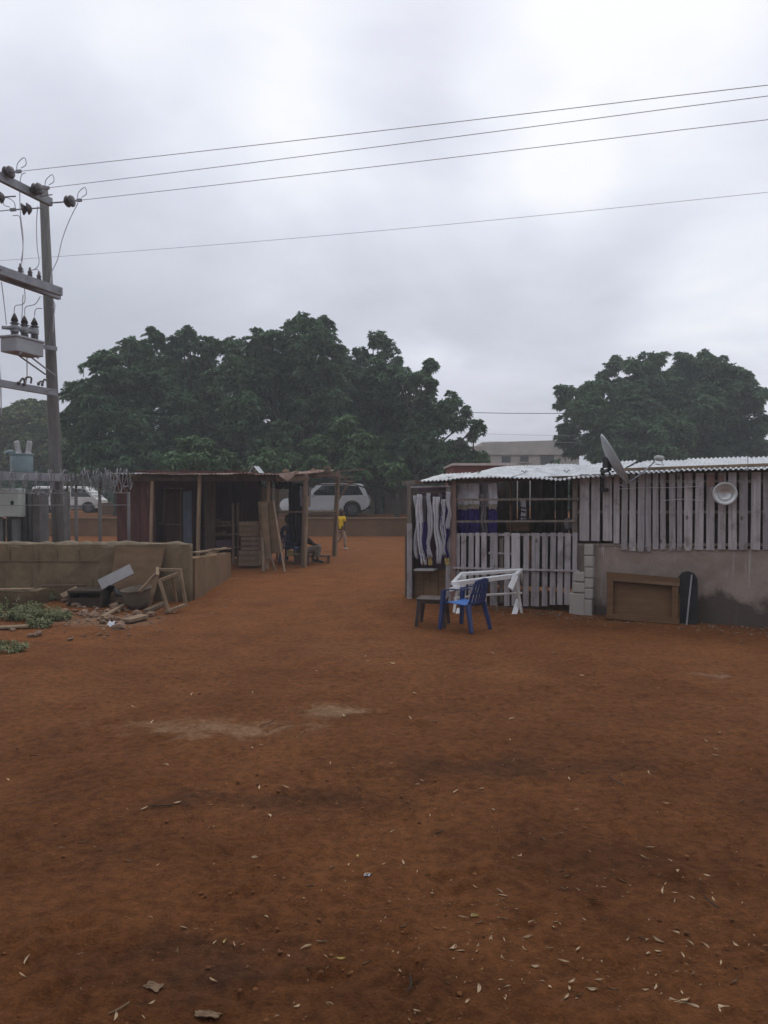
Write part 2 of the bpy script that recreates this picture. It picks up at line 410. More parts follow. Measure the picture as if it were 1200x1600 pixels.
def stained_wall(name, c1, c2, zd0, zd1, damp, streak=(.45, .43, .42), blocks=None):
    """render with rising damp at the foot and pale run marks from the top"""
    m = bpy.data.materials.new(name); m.use_nodes = True
    nt = m.node_tree; N, L = nt.nodes, nt.links; b = N['Principled BSDF']; b.inputs['Roughness'].default_value = .95
    b.inputs['Specular IOR Level'].default_value = .15
    tc = N.new('ShaderNodeTexCoord'); v = tc.outputs['Object']; sep = N.new('ShaderNodeSeparateXYZ'); L.new(v, sep.inputs[0])
    n1 = nz_node(N, L, v, 2.1, 9, .72, .4); r = ramp(N, [(.36, c1), (.64, c2)]); L.new(n1, r.inputs[0]); col = r.outputs[0]
    mp = N.new('ShaderNodeMapping'); mp.inputs['Scale'].default_value = (9, 9, .8); L.new(v, mp.inputs['Vector'])
    n2 = nz_node(N, L, mp.outputs[0], 1.3, 3, .5)
    st = N.new('ShaderNodeMapRange'); st.inputs['From Min'].default_value = .63; st.inputs['From Max'].default_value = .70; st.inputs['To Max'].default_value = .7
    L.new(n2, st.inputs['Value']); col = mixc(N, L, st.outputs[0], col, streak)
    n3 = nz_node(N, L, v, 1.1, 6, .6, .5)
    zz = math_node(N, L, 'ADD', sep.outputs['Z'], math_node(N, L, 'MULTIPLY', math_node(N, L, 'SUBTRACT', n3, .5), 1.5))
    xx = math_node(N, L, 'MULTIPLY', sep.outputs['X'], -.08)
    zz = math_node(N, L, 'ADD', zz, xx)
    dm = N.new('ShaderNodeMapRange'); dm.inputs['From Min'].default_value = zd1; dm.inputs['From Max'].default_value = zd0; dm.inputs['To Max'].default_value = .9
    L.new(zz, dm.inputs['Value']); col = mixc(N, L, dm.outputs[0], col, damp)
    L.new(col, b.inputs['Base Color'])
    n4 = nz_node(N, L, v, 12, 6, .7); bp = N.new('ShaderNodeBump'); bp.inputs['Strength'].default_value = .6; bp.inputs['Distance'].default_value = .015
    L.new(n4, bp.inputs['Height']); L.new(bp.outputs[0], b.inputs['Normal'])
    return m
def weathered_boards():
    m = bpy.data.materials.new('weathered_grey_board'); m.use_nodes = True
    nt = m.node_tree; N, L = nt.nodes, nt.links; b = N['Principled BSDF']; b.inputs['Roughness'].default_value = .92; b.inputs['Specular IOR Level'].default_value = .15
    v = N.new('ShaderNodeTexCoord').outputs['Object']
    ge = N.new('ShaderNodeNewGeometry')
    off = N.new('ShaderNodeVectorMath'); off.operation = 'ADD'; cb = N.new('ShaderNodeCombineXYZ'); L.new(math_node(N, L, 'MULTIPLY', ge.outputs['Random Per Island'], 37), cb.inputs[2])
    L.new(v, off.inputs[0]); L.new(cb.outputs[0], off.inputs[1])
    mp = N.new('ShaderNodeMapping'); mp.inputs['Scale'].default_value = (16, 16, 1.1); L.new(off.outputs[0], mp.inputs['Vector'])
    g = nz_node(N, L, mp.outputs[0], 1.6, 7, .7, .5)
    r = ramp(N, [(.28, (.235, .208, .205)), (.5, (.375, .345, .348)), (.72, (.49, .465, .475))]); L.new(g, r.inputs[0])
    s = nz_node(N, L, off.outputs[0], 2.4, 6, .7, .4); rs_ = ramp(N, [(.34, (.58, .53, .50)), (.48, (1, 1, 1)), (.8, (1.10, 1.09, 1.10))]); L.new(s, rs_.inputs[0])
    col = mixc(N, L, .85, r.outputs[0], rs_.outputs[0], 'MULTIPLY')
    mr = N.new('ShaderNodeMapRange'); mr.inputs['To Min'].default_value = .72; mr.inputs['To Max'].default_value = 1.16; L.new(ge.outputs['Random Per Island'], mr.inputs['Value'])
    sc = N.new('ShaderNodeVectorMath'); sc.operation = 'SCALE'; L.new(col, sc.inputs[0]); L.new(mr.outputs[0], sc.inputs['Scale'])
    # knots
    mp2 = N.new('ShaderNodeMapping'); mp2.inputs['Scale'].default_value = (1, 1, .55); L.new(off.outputs[0], mp2.inputs['Vector'])
    vo = N.new('ShaderNodeTexVoronoi'); vo.inputs['Scale'].default_value = 3.4; L.new(mp2.outputs[0], vo.inputs['Vector'])
    kn = N.new('ShaderNodeMapRange'); kn.inputs['From Min'].default_value = .05; kn.inputs['From Max'].default_value = .09; kn.inputs['To Min'].default_value = .75; kn.inputs['To Max'].default_value = 0; L.new(vo.outputs['Distance'], kn.inputs['Value'])
    col = mixc(N, L, kn.outputs[0], sc.outputs[0], (.09, .07, .06)); L.new(col, b.inputs['Base Color'])
    bp = N.new('ShaderNodeBump'); bp.inputs['Strength'].default_value = .5; bp.inputs['Distance'].default_value = .008; L.new(g, bp.inputs['Height']); L.new(bp.outputs[0], b.inputs['Normal'])
    return m
M['slat'] = weathered_boards()
M['cementw'] = stained_wall('stained_cement', (.13, .093, .055), (.225, .168, .102), .02, .34, (.075, .050, .028), streak=(.10, .072, .042))
M['ground'] = ground_material()
M['shopbase'] = stained_wall('stained_concrete', (.235, .185, .155), (.335, .275, .24), .16, .34, (.085, .064, .056))

# ================================================================ camera, sky, sun
cam = bpy.data.cameras.new('camera'); co = bpy.data.objects.new('camera', cam); COL.objects.link(co)
cam.sensor_fit = 'VERTICAL'; cam.sensor_height = 36; cam.lens = 36 * FPX / 1600
cam.clip_start = .05; cam.clip_end = 3000
co.location = (0, 0, CAM_H); co.rotation_euler = (math.pi / 2 - TH, 0, 0)
SC.camera = co

def build_sky(sun_el, sun_rot):
    w = bpy.data.worlds.new('World'); SC.world = w; w.use_nodes = True
    nt = w.node_tree; N, L = nt.nodes, nt.links
    bg = N['Background']; bg.inputs['Strength'].default_value = .1
    sky = N.new('ShaderNodeTexSky'); sky.sky_type = 'NISHITA'; sky.sun_disc = False
    sky.sun_elevation = sun_el; sky.sun_rotation = sun_rot; sky.dust_density = 4; sky.air_density = 1.5
    tc = N.new('ShaderNodeTexCoord'); sep = N.new('ShaderNodeSeparateXYZ'); L.new(tc.outputs['Generated'], sep.inputs[0])
    z = math_node(N, L, 'MAXIMUM', sep.outputs['Z'], 0)
    # cloud deck: project the view direction on a flat layer
    den = math_node(N, L, 'ADD', z, .22)
    px = math_node(N, L, 'DIVIDE', sep.outputs['X'], den); py = math_node(N, L, 'DIVIDE', sep.outputs['Y'], den)
    cb = N.new('ShaderNodeCombineXYZ'); L.new(px, cb.inputs[0]); L.new(py, cb.inputs[1]); cb.inputs[2].default_value = 3.7
    n1 = nz_node(N, L, cb.outputs[0], 1.15, 7, .55, .5)
    n2 = nz_node(N, L, cb.outputs[0], 2.3, 4, .5, .2)
    el = N.new('ShaderNodeMapRange'); el.interpolation_type = 'SMOOTHSTEP'
    el.inputs['From Min'].default_value = .02; el.inputs['From Max'].default_value = .62
    el.inputs['To Min'].default_value = .10; el.inputs['To Max'].default_value = .72
    L.new(z, el.inputs['Value'])
    k = math_node(N, L, 'ADD', el.outputs[0], math_node(N, L, 'MULTIPLY', math_node(N, L, 'SUBTRACT', n1, .5), .95))
    k = math_node(N, L, 'ADD', k, math_node(N, L, 'MULTIPLY', math_node(N, L, 'SUBTRACT', n2, .5), .7))
    # thin places in the deck where it glows
    def glow(px_, py_, size, amt):
        nonlocal k
        d = (P(px_, py_, 10) - V((0, 0, CAM_H))).normalized()
        dot = N.new('ShaderNodeVectorMath'); dot.operation = 'DOT_PRODUCT'; dot.inputs[1].default_value = d
        nm = N.new('ShaderNodeVectorMath'); nm.operation = 'NORMALIZE'; L.new(tc.outputs['Generated'], nm.inputs[0]); L.new(nm.outputs[0], dot.inputs[0])
        mr = N.new('ShaderNodeMapRange'); mr.interpolation_type = 'SMOOTHSTEP'
        mr.inputs['From Min'].default_value = math.cos(size); mr.inputs['From Max'].default_value = 1; mr.inputs['To Max'].default_value = amt
        L.new(dot.outputs['Value'], mr.inputs['Value'])
        k = math_node(N, L, 'ADD', k, mr.outputs[0])
    glow(885, 255, .08, .17); glow(400, 60, .22, .16); glow(1000, 60, .24, .28); glow(1230, 540, .22, .45); glow(600, 450, .32, .20); glow(600, 250, .16, -.12)
    glow(690, 70, .17, -.17); glow(215, 140, .16, -.16); glow(0, 300, .2, -.15); glow(1020, 450, .26, .06); glow(120, 430, .25, -.14)
    rp = ramp(N, [(0, (5.5, 5.75, 6.7)), (.25, (6.4, 6.65, 7.65)), (.5, (7.5, 7.75, 8.85)), (.75, (8.9, 9.2, 10.1)), (1, (10.2, 10.35, 10.6))])
    L.new(math_node(N, L, 'MULTIPLY', k, 1.0), rp.inputs[0])
    out = mixc(N, L, .06, rp.outputs[0], sky.outputs[0])
    L.new(out, bg.inputs['Color'])

SUN_EL, SUN_AZ = math.radians(58), math.radians(18)      # azimuth from +Y towards +X
build_sky(SUN_EL, SUN_AZ)
sl = bpy.data.lights.new('sun', 'SUN'); sl.energy = .7; sl.angle = math.radians(25); sl.color = (1, .96, .90)
so = bpy.data.objects.new('sun', sl); COL.objects.link(so)
sd = V((math.sin(SUN_AZ) * math.cos(SUN_EL), math.cos(SUN_AZ) * math.cos(SUN_EL), math.sin(SUN_EL)))
so.rotation_euler = sd.to_track_quat('Z', 'Y').to_euler()
so.location = (0, 0, 30)
vs = SC.view_settings
vs.view_transform = 'Standard'; vs.look = 'None'; vs.gamma = 1; vs.exposure = 0; vs.use_curve_mapping = False

# ================================================================ ground
def build_ground():
    ys = np.concatenate([np.linspace(-40, 1.6, 26), np.linspace(1.7, 9, 230), np.linspace(9.06, 24, 170), np.linspace(24.2, 34.95, 46),
                         [35.05], np.geomspace(35.6, 800, 40)])
    xc = np.concatenate([-np.geomspace(600, 12, 40), np.linspace(-11.8, 11.8, 430), np.geomspace(12, 600, 40)])
    verts = np.zeros((len(ys) * len(xc), 3)); i = 0
    for y in ys:
        near = 1.7 < y < 34
        for x in xc:
            z = gz(x, y)
            if near and abs(x) < 12:
                z += .030 * (mnoise.noise((x * .9, y * .9, 0))) + .014 * mnoise.noise((x * 3.1, y * 3.1, 4)) + .008 * mnoise.noise((x * 9, y * 9, 9))
            verts[i] = (x, y, z); i += 1
    nx = len(xc)
    # scuffed footprints
    fr = np.random.default_rng(5); X, Y_, Z = verts[:, 0], verts[:, 1], verts[:, 2]; order = verts.reshape(len(ys), nx, 3)
    for _ in range(420):
        y0 = fr.uniform(2.6, 15); x0 = fr.uniform(-.6, .6) * y0; a = fr.normal(1.3, .6); d = fr.uniform(.008, .020)
        i0, i1 = np.searchsorted(ys, y0 - .35), np.searchsorted(ys, y0 + .35); j0, j1 = np.searchsorted(xc, x0 - .35), np.searchsorted(xc, x0 + .35)
        blk = order[i0:i1, j0:j1]; ux, uy = blk[..., 0] - x0, blk[..., 1] - y0
        p_, q_ = ux * math.cos(a) + uy * math.sin(a), -ux * math.sin(a) + uy * math.cos(a)
        rr_ = (p_ / .14) ** 2 + (q_ / .06) ** 2
        blk[..., 2] += d * (.55 * np.exp(-((np.sqrt(rr_) - 1.35) ** 2) * 5) - np.exp(-rr_ ** 2))
    a = (np.arange(len(ys) - 1)[:, None] * nx + np.arange(nx - 1)[None, :]).ravel()
    f = np.stack([a, a + 1, a + nx + 1, a + nx], 1).ravel()
    g = mesh_np('ground', verts, f, 4, M['ground'], smooth=True)
    g['kind'] = 'structure'
    g['label'] = 'bare reddish brown earth yard scattered with leaves'
build_ground()

# ================================================================ haze
def build_haze():
    mb = MB(); mb.box((0, 250, 6.2), (1280, 1280, 14.8))
    m = bpy.data.materials.new('damp_air'); m.use_nodes = True
    N, L = m.node_tree.nodes, m.node_tree.links
    N.remove(N['Principled BSDF'])
    pv = N.new('ShaderNodeVolumePrincipled'); pv.inputs['Density'].default_value = HAZE
    pv.inputs['Color'].default_value = (.88, .91, .93, 1); pv.inputs['Anisotropy'].default_value = .2
    L.new(pv.outputs[0], N['Material Output'].inputs['Volume'])
    o = mb.build('haze', m); o['kind'] = 'stuff'; o['label'] = 'thin damp haze in the air'; o['category'] = 'haze'
HAZE = .0024
build_haze()

# ================================================================ trees
def leaf_cloud(tufts, rng, nleaf=13, L0=.30, W0=.12):
    """tufts: (n,3) twig tips with (n,3) outward directions -> kite shaped leaves radiating from each tip"""
    c, d = tufts
    n = len(c); k = nleaf
    cc = np.repeat(c, k, 0); dd = np.repeat(d, k, 0)
    az = rng.uniform(0, 2 * np.pi, n * k); elv = rng.normal(.05, .38, n * k)
    dirs = np.stack([np.cos(az) * np.cos(elv), np.sin(az) * np.cos(elv), np.sin(elv)], 1) + dd * .75
    dirs /= np.linalg.norm(dirs, axis=1, keepdims=True)
    ln = L0 * rng.uniform(.65, 1.25, n * k)[:, None]; wd = W0 * rng.uniform(.7, 1.25, n * k)[:, None]
    side = np.cross(dirs, rng.normal(0, 1, (n * k, 3)) * .30 + dd * .9 + np.array([0, 0, .75])); side /= np.linalg.norm(side, axis=1, keepdims=True) + 1e-9
    nrm = np.cross(side, dirs)
    base = cc + dirs * ln * .12
    mid = cc + dirs * ln * .55 + nrm * ln * .05
    tip = cc + dirs * ln - np.array([0, 0, 1.0]) * ln * .28
    v = np.stack([base, mid + side * wd, tip, mid - side * wd], 1).reshape(-1, 3)
    return v

def tree(name, label, blobs, Y, depth, leafm, zb, group=None, seed=1, cat='tree', dens=1.7, L0=.27, lean=0, trunk_px=None, sub_r=.42, fill=4.5, trunk_r=.22):
    """blobs: (px, py, radius in px) on the crown outline, spread through a crown `depth` metres deep"""
    rng = np.random.default_rng(seed); rd = random.Random(seed)
    C3 = []
    for px, py, rp in blobs:
        if group == 'trees behind the left shed': py += 5 + (7 * max(0, min(1, (570 - py) / 50)) if 340 < px < 540 else 0)
        big = rp > 24
        y = Y + rng.uniform(-.5, .5) * depth * (1.0 if big else .5)
        p = P(px, py, y); C3.append((np.array(p), rp * y / FPX))
    cx = np.mean([c[0] for c, r in C3]); cy = Y
    if trunk_px: cx = P(trunk_px, 700, Y).x
    root = V((cx, cy, zb))
    t = thing(name, label, cat, root, group)
    ctr = np.array([cx, cy, np.mean([c[2] for c, r in C3])])
    tc, td = [], []
    for c, r in C3:
        ns = max(6, int(17 * (r / 1.2) ** 1.8 * dens))
        for _ in range(ns):
            u = rng.normal(0, 1, 3); u /= np.linalg.norm(u)
            if u[2] < -.85: u[2] *= -.6
            sc = c + u * r * rng.uniform(.55, .98); sr = min(r * .5, sub_r * rng.uniform(.7, 1.25))
            nt_ = max(6, int(24 * (sr / .5) ** 1.6))
            w = rng.normal(0, 1, (nt_, 3)); w /= np.linalg.norm(w, axis=1, keepdims=True)
            w[:, 2] = np.where(w[:, 2] < -.25, -w[:, 2], w[:, 2])
            q = sc + w * sr * rng.uniform(.55, 1.05, (nt_, 1))
            tc.append(q); td.append(w * .8 + u * .5)
        nf = int(16 * (r / 1.0) ** 2 * fill)
        w = rng.normal(0, 1, (nf, 3)); w /= np.linalg.norm(w, axis=1, keepdims=True)
        tc.append(c + w * r * rng.uniform(0, .75, (nf, 1))); td.append(w)
    tc = np.concatenate(tc); td = np.concatenate(td)
    v = leaf_cloud((tc, td), rng, L0=L0, W0=L0 * .21)
    f = np.arange(len(v))
    mesh_np('crown', v, f, 4, leafm, t)
    # trunk and limbs
    mb = MB()
    fork = V((cx + lean, cy, zb + (ctr[2] - zb) * .42))
    mid = root.lerp(fork, .5) + V((rd.uniform(-.15, .15), 0, 0))
    mb.tube([root - V((0, 0, .15)), root + V((0, 0, .3)), mid, fork], [trunk_r * 1.5, trunk_r * 1.1, trunk_r, trunk_r * .85], 10)
    mb.build('trunk', M['bark'], t, smooth=True)
    lb = MB()
    big = sorted(C3, key=lambda a: -a[1])[:16]
    for c, r in big:
        c = V(c); a = fork.lerp(root, rd.uniform(0, .25)); b = a.lerp(c, .5) + V((rd.uniform(-.3, .3), rd.uniform(-.3, .3), rd.uniform(0, .4)))
        lb.tube([a, a.lerp(b, .5), b, b.lerp(c, .6), c + V((0, 0, r * .5))], [trunk_r * .5, trunk_r * .4, trunk_r * .3, trunk_r * .2, .02], 6)
    for c, r in C3:
        c = V(c); a = min((V(k[0]) for k in big), key=lambda q: (q - c).length if (q - c).length > .05 else 99)
        lb.tube([a, a.lerp(c, .5) + V((0, 0, .1)), c + V((0, 0, r * .4))], [.05, .035, .012], 5)
    lb.build('limb', M['bark'], t, smooth=True)
    return t

tree('neem_tree', 'dark green tree at the left end of the row, beside the timber pole', [(125,618,26),(108,606,12),(120,665,28),(165,580,26),(165,556,14),(152,560,8),(160,640,40),(150,710,40),(215,560,30),(237,532,17),(239,518,8),(205,530,10),(225,600,45),(205,670,48),(225,720,42),(115,720,34),(182,610,30),(258,600,22)],
     43, 5, M['leafA'], .8, 'trees behind the left shed', 11)
tree('neem_tree', 'dark green tree with two blunt top tufts, second from the left in the row', [(287,532,17),(268,556,20),(297,515,8),(318,545,18),(328,534,10),(272,530,9),(300,590,42),(290,650,46),(330,630,42),(305,705,42),(345,590,26),(345,690,42),(262,690,36)],
     45, 5, M['leafA'], .8, 'trees behind the left shed', 12)
tree('neem_tree', 'tallest and broadest tree, its crown rising to the highest leafy tufts', [(360,545,20),(350,535,9),(405,512,9),(418,520,12),(436,517,10),(470,497,14),(452,500,9),(492,494,12),(508,500,12),(507,490,7),(478,520,28),(508,525,20),(528,538,9),(532,545,9),(440,560,42),(490,565,42),(395,585,46),(380,650,42),(450,630,52),(500,625,46),(425,695,42),(490,690,46),(370,705,33),(405,545,24),(535,600,26)],
     43, 6, M['leafA'], .8, 'trees behind the left shed', 13, trunk_px=462, trunk_r=.3)
tree('neem_tree', 'dark green tree with one narrow pointed top right of the tallest tree', [(590,525,10),(582,532,7),(597,530,8),(602,547,16),(570,552,12),(560,546,6),(542,560,14),(528,567,8),(612,570,10),(622,562,6),(556,600,40),(598,598,36),(575,655,50),(620,655,40),(540,650,40),(560,712,40),(612,712,42),(590,745,24)],
     46, 5, M['leafA'], .8, 'trees behind the left shed', 14, trunk_px=592)
tree('neem_tree', 'green tree with loose outlying branches at the right end of the row', [(672,566,6),(668,574,5),(680,568,5),(671,592,8),(660,585,8),(648,592,13),(630,590,14),(672,605,8),(702,622,14),(712,628,8),(695,635,12),(655,630,30),(688,655,24),(722,658,12),(742,664,9),(752,668,6),(738,678,8),(728,640,7),(660,690,38),(708,703,22),(738,713,11),(751,712,7),(690,722,25),(640,722,40),(700,735,18)],
     42, 4.5, M['leafA'], .8, 'trees behind the left shed', 15, trunk_px=650)
tree('neem_tree', 'round dark green tree behind the grey board shed with the dish', [(884,618,13),(876,612,7),(905,614,9),(890,640,9),(876,632,6),(902,636,8),(965,568,10),(958,578,10),(985,572,8),(945,592,14),(930,612,18),(1010,590,33),(1030,562,11),(1018,572,10),(1065,557,9),(1072,568,10),(1095,560,10),(1106,566,8),(1125,568,8),(1122,580,12),(1085,590,38),(1140,598,22),(1160,590,9),(1170,612,17),(1188,618,9),(1186,632,10),(1150,640,33),(1100,640,44),(1040,640,48),(980,640,44),(925,650,28),(885,668,16),(880,690,10),(902,702,17),(950,700,38),(1010,702,44),(1080,702,44),(1140,690,38),(1183,668,18),(1190,702,16),(960,728,28),(1000,738,34),(1060,740,36),(1110,738,34),(1160,730,28),(1035,700,50),(1100,690,50),(985,670,46)],
     52, 8, M['leafA'], .8, None, 16, L0=.33, trunk_px=1040, trunk_r=.36, sub_r=.52, fill=5, dens=1.25)
tree('shade_tree', 'hazy yellow green tree far behind the electrical gear', [(45,650,22),(30,665,25),(60,655,20),(15,680,28),(50,690,35),(85,680,25),(20,715,35),(70,720,35),(-10,700,35),(95,720,28),(-25,730,30)],
     62, 5, M['leafC'], .8, None, 17, L0=.4, sub_r=.8)
tree('young_tree', 'small lighter green tree rising behind the middle of the rusty roof', [(285,715,20),(310,700,16),(330,718,20),(270,735,18),(305,740,22),(345,740,18),(360,725,14)],
     34, 3, M['leafB'], .2, 'low trees just behind the left shed', 18, L0=.26, trunk_r=.08, sub_r=.45)
tree('young_tree', 'small lighter green tree rising behind the open right end of the rusty roof', [(540,665,18),(520,690,24),(560,700,26),(500,715,24),(545,735,26),(590,730,22),(455,725,18),(480,740,20),(615,745,20)],
     38.5, 3, M['leafB'], .8, 'low trees just behind the left shed', 19, L0=.26, trunk_r=.1, sub_r=.45, trunk_px=620)
tree('young_tree', 'small lighter green tree above the roof left of the pale building', [(400,730,16),(420,718,18),(440,735,16),(385,742,14)],
     35, 2.5, M['leafB'], .8, 'low trees just behind the left shed', 20, L0=.26, trunk_r=.08, sub_r=.45)

# unseen tree inferred from the fallen leaves, crown added overhead to darken near ground
def added_shade_tree():
    rng = np.random.default_rng(91); t = thing('neem_tree', 'large unseen tree added behind the viewer to shade the near ground', 'tree', (1.5, -5.0, 0))
    tc, td = [], []
    n = 0
    while n < 1500:
        q = np.array([rng.uniform(-8, 9.5), rng.uniform(-12, 3.2), rng.uniform(4.2, 9.5)])
        e = ((q[0] - .8) / 8.2) ** 2 + ((q[1] + 4.2) / 7.2) ** 2 + ((q[2] - 6.4) / 3.0) ** 2
        if e > 1 or (q[1] > -.6 and (q[2] - 2.0) < .95 * (q[1] + .6) + 1.0): continue
        w = rng.normal(0, 1, (14, 3)); w /= np.linalg.norm(w, axis=1, keepdims=True)
        tc.append(q + w * .45 * rng.uniform(.4, 1, (14, 1))); td.append(w); n += 1
    v = leaf_cloud((np.concatenate(tc), np.concatenate(td)), rng, L0=.30, W0=.11)
    mesh_np('crown', v, np.arange(len(v)), 4, M['leafA'], t)
    mb = MB(); mb.tube([V((1.5, -5, -.2)), V((1.5, -5, .5)), V((1.3, -5, 2)), V((1.4, -4.9, 4.2))], [.5, .36, .3, .26], 12); mb.build('trunk', M['bark'], t, smooth=True)
    mb = MB()
    for a in range(7):
        d = V((math.cos(a * .9), math.sin(a * .9), 0)); mb.tube([V((1.4, -4.9, 3.9)), V((1.4, -4.9, 5)) + d * 1.2, V((1.2, -4.8, 6.2)) + d * 3.2, V((1, -4.6, 7)) + d * 4.6], [.16, .12, .08, .03], 7)
    mb.build('limb', M['bark'], t, smooth=True)
added_shade_tree()   # unseen, added for its shade

def thicket(name, label, x0, x1, y, zt, n, seed):
    rng = np.random.default_rng(seed); tc = []; td = []
    for i in range(n):
        c = np.array([rng.uniform(x0, x1), y + rng.uniform(-1.2, 1.2), .8 + rng.uniform(.1, 1) * (zt - .8)])
        w = rng.normal(0, 1, (26, 3)); w /= np.linalg.norm(w, axis=1, keepdims=True)
        tc.append(c + w * rng.uniform(.3, .9, (26, 1))); td.append(w)
    v = leaf_cloud((np.concatenate(tc), np.concatenate(td)), rng, L0=.36, W0=.15)
    o = mesh_np(name, v, np.arange(len(v)), 4, M['leafA'], origin=((x0 + x1) / 2, y, .8))
    tag(o, label, 'undergrowth', None, 'stuff')
thicket('undergrowth', 'dark mass of bushes under and behind the tree row', -14.5, 6.5, 50, 4.0, 300, 31)
thicket('undergrowth', 'dark mass of bushes far behind the parked van', -42, -14, 60, 3.6, 220, 33)
thicket('undergrowth', 'dark bushes behind the grey board shed', 12, 36, 56, 3.6, 200, 32)

# ================================================================ electricity structure on the left
def curve_pts(ps, n=6):
    """smooth path through points"""
    out = []; ps = [V(p) for p in ps]
    for i in range(len(ps) - 1):
        p0 = ps[max(i - 1, 0)]; p1 = ps[i]; p2 = ps[i + 1]; p3 = ps[min(i + 2, len(ps) - 1)]
        for k in range(n):
            t = k / n
            out.append(.5 * ((2 * p1) + (p2 - p0) * t + (2 * p0 - 5 * p1 + 4 * p2 - p3) * t * t + (3 * p1 - p0 - 3 * p2 + p3) * t ** 3))
    out.append(ps[-1]); return out

def align(p, axis):
    q = V(axis).to_track_quat('Z', 'Y').to_matrix().to_4x4(); q.translation = V(p); return q

POLE1 = G(91, 900); POLE1 = V((-7.17, 17.0, gz(-7.17, 17)))
POLE2 = V((-7.70, 15.35, 0))
pyl = thing('electricity_pole', 'two tall timber poles joined by steel cross arms at the left edge', 'electricity pole', POLE1)
mb = MB(); tp = P(68, 292, 17.0); mb.tube([POLE1 - V((0, 0, .3)), POLE1.lerp(tp, .25), POLE1.lerp(tp, .6), tp], [.145, .135, .115, .092], 14); mb.build('pole', M['poletimber'], pyl, smooth=True)
mb = MB(); tp2 = POLE2 + (tp - POLE1) + V((-.12, 0, 0)); mb.tube([POLE2 - V((0, 0, .3)), POLE2.lerp(tp2, .25), POLE2.lerp(tp2, .6), tp2], [.145, .135, .115, .092], 14); mb.build('pole', M['poletimber'], pyl, smooth=True)
ADIR = (V((POLE2.x, POLE2.y, 0)) - V((POLE1.x, POLE1.y, 0))).normalized()
SIDE = V((ADIR.y, -ADIR.x, 0))           # to the left / towards the viewer side
if SIDE.x > 0: SIDE = -SIDE
def channel(mb, a, b, h, w):
    """a rolled steel channel: web and two flanges"""
    s = (b - a).normalized().cross(V((0, 0, 1))).normalized()
    mb.bar(a, b, .012, h); 
    for k in (-1, 1):
        mb.bar(a + V((0, 0, k * (h / 2 - .007))) + s * w / 2, b + V((0, 0, k * (h / 2 - .007))) + s * w / 2, w, .013)
ARMS = {}
for nm, px, py, Yr, ext, h in (('top', 82, 316, 16.75, 2.7, .17), ('mid', 95, 462, 16.85, 2.9, .17), ('low', 90, 614, 16.75, 2.7, .14), ('deck', 107, 747, 16.95, 3.0, .16)):
    a = P(px, py, Yr); b = a + ADIR * ext
    mb = MB(); channel(mb, a, b, h, .09)
    off = SIDE * -.26
    if nm in ('mid', 'deck'): channel(mb, a + off + ADIR * .25, b + off, h, .09)
    for t in (.35, 1.95):
        mb.bar(a + ADIR * t + SIDE * .06, a + ADIR * t - SIDE * .3, .02, .02)
    mb.build('cross_arm', M['steel'], pyl, bevel=.003); ARMS[nm] = (a, b, h)

def strain(p, d, parent, nm='insulator'):
    """two bell shaped porcelain discs in a string along d"""
    mb = MB(); m4 = align(p, d)
    for k in (0, .10):
        mb.lathe([(.02, k - .05), (.05, k - .045), (.10, k + .0), (.125, k + .03), (.118, k + .045), (.06, k + .05), (.02, k + .06)], m4, 14, True)
    o = mb.build(nm, M['porcelain'], parent, smooth=True)
    mb = MB(); mb.tube([V(p) - V(d) * .26, V(p) + V(d) * .36], .014, 6); mb.bar(V(p) + V(d) * .26, V(p) + V(d) * .38, .04, .06)
    mb.tube(curve_pts([V(p) + V(d) * .28, V(p) + V(d) * .30 + V((0, 0, .16)), V(p) + V(d) * .46 + V((0, 0, .26)), V(p) + V(d) * .50 + V((0, 0, .12)), V(p) + V(d) * .38 + V((0, 0, .06))], 5), .008, 5)
    mb.build('clamp', M['steel'], o)
    return V(p) + V(d) * .38

def ppx(px, py, nm):
    """point at a pixel, at the distance of the cross arms' line there"""
    a, b, h = ARMS[nm]
    lo, hi = -.9, 4.0
    for _ in range(30):
        t = (lo + hi) / 2; q = a + ADIR * t
        x = 600 + FPX * q.x / q.y
        if x > px: lo = t
        else: hi = t
    return P(px, py, (a + ADIR * t).y)

wires_end = []
for px, py, ex, ey, Ye, lab in ((8, 270, 1200, 133, 11.9, 'uppermost of the three thicker overhead lines crossing the sky'),
                                (53, 296, 1200, 150, 12.25, 'middle one of the three thicker overhead lines crossing the sky'),
                                (104, 315, 1200, 187, 12.95, 'lowest of the three thicker overhead lines, starting right of the pole top')):
    Yi = {8: 15.55, 53: 16.2, 104: 16.7}[px]
    p = P(px, py, Yi); e = P(ex, ey, Ye); d = (e - p).normalized()
    s = strain(p, V((d.x, d.y, d.z - .01)).normalized(), pyl)
    if px == 104:
        mb = MB(); mb.tube([P(80, 317, 16.7), P(94, 316, 16.7), p], .016, 6); mb.build('link', M['steel'], pyl)
    e2 = e + (e - s) * .8
    pts = []
    for k in range(41):
        t = k / 40; q = s.lerp(e2, t); q.z -= 4 * t * (1 - t) * .07 - .07 * min(1, t / .5); pts.append(q)
    mb = MB(); mb.tube(pts, .0065, 6)
    tag(mb.build('power_line', M['cable'], origin=tuple(s)), lab, 'power line', 'overhead electric lines')
for px, py in ((3, 308), (46, 326)):
    p = P(px, py, 15.5 if px == 3 else 16.25); d = V((-.93, -.25, -.16)).normalized()
    s = strain(p, d, pyl)
    e2 = s + d * 9
    mb = MB(); mb.tube([s.lerp(e2, k / 12) - V((0, 0, .15 * math.sin(math.pi * k / 12))) for k in range(13)], .011, 6)
    tag(mb.build('power_line', M['cable'], origin=tuple(s)), ['short overhead line leaving the frame at the extreme left edge', 'short overhead line dropping away left under the top cross arm'][px > 10], 'power line', 'overhead electric lines')
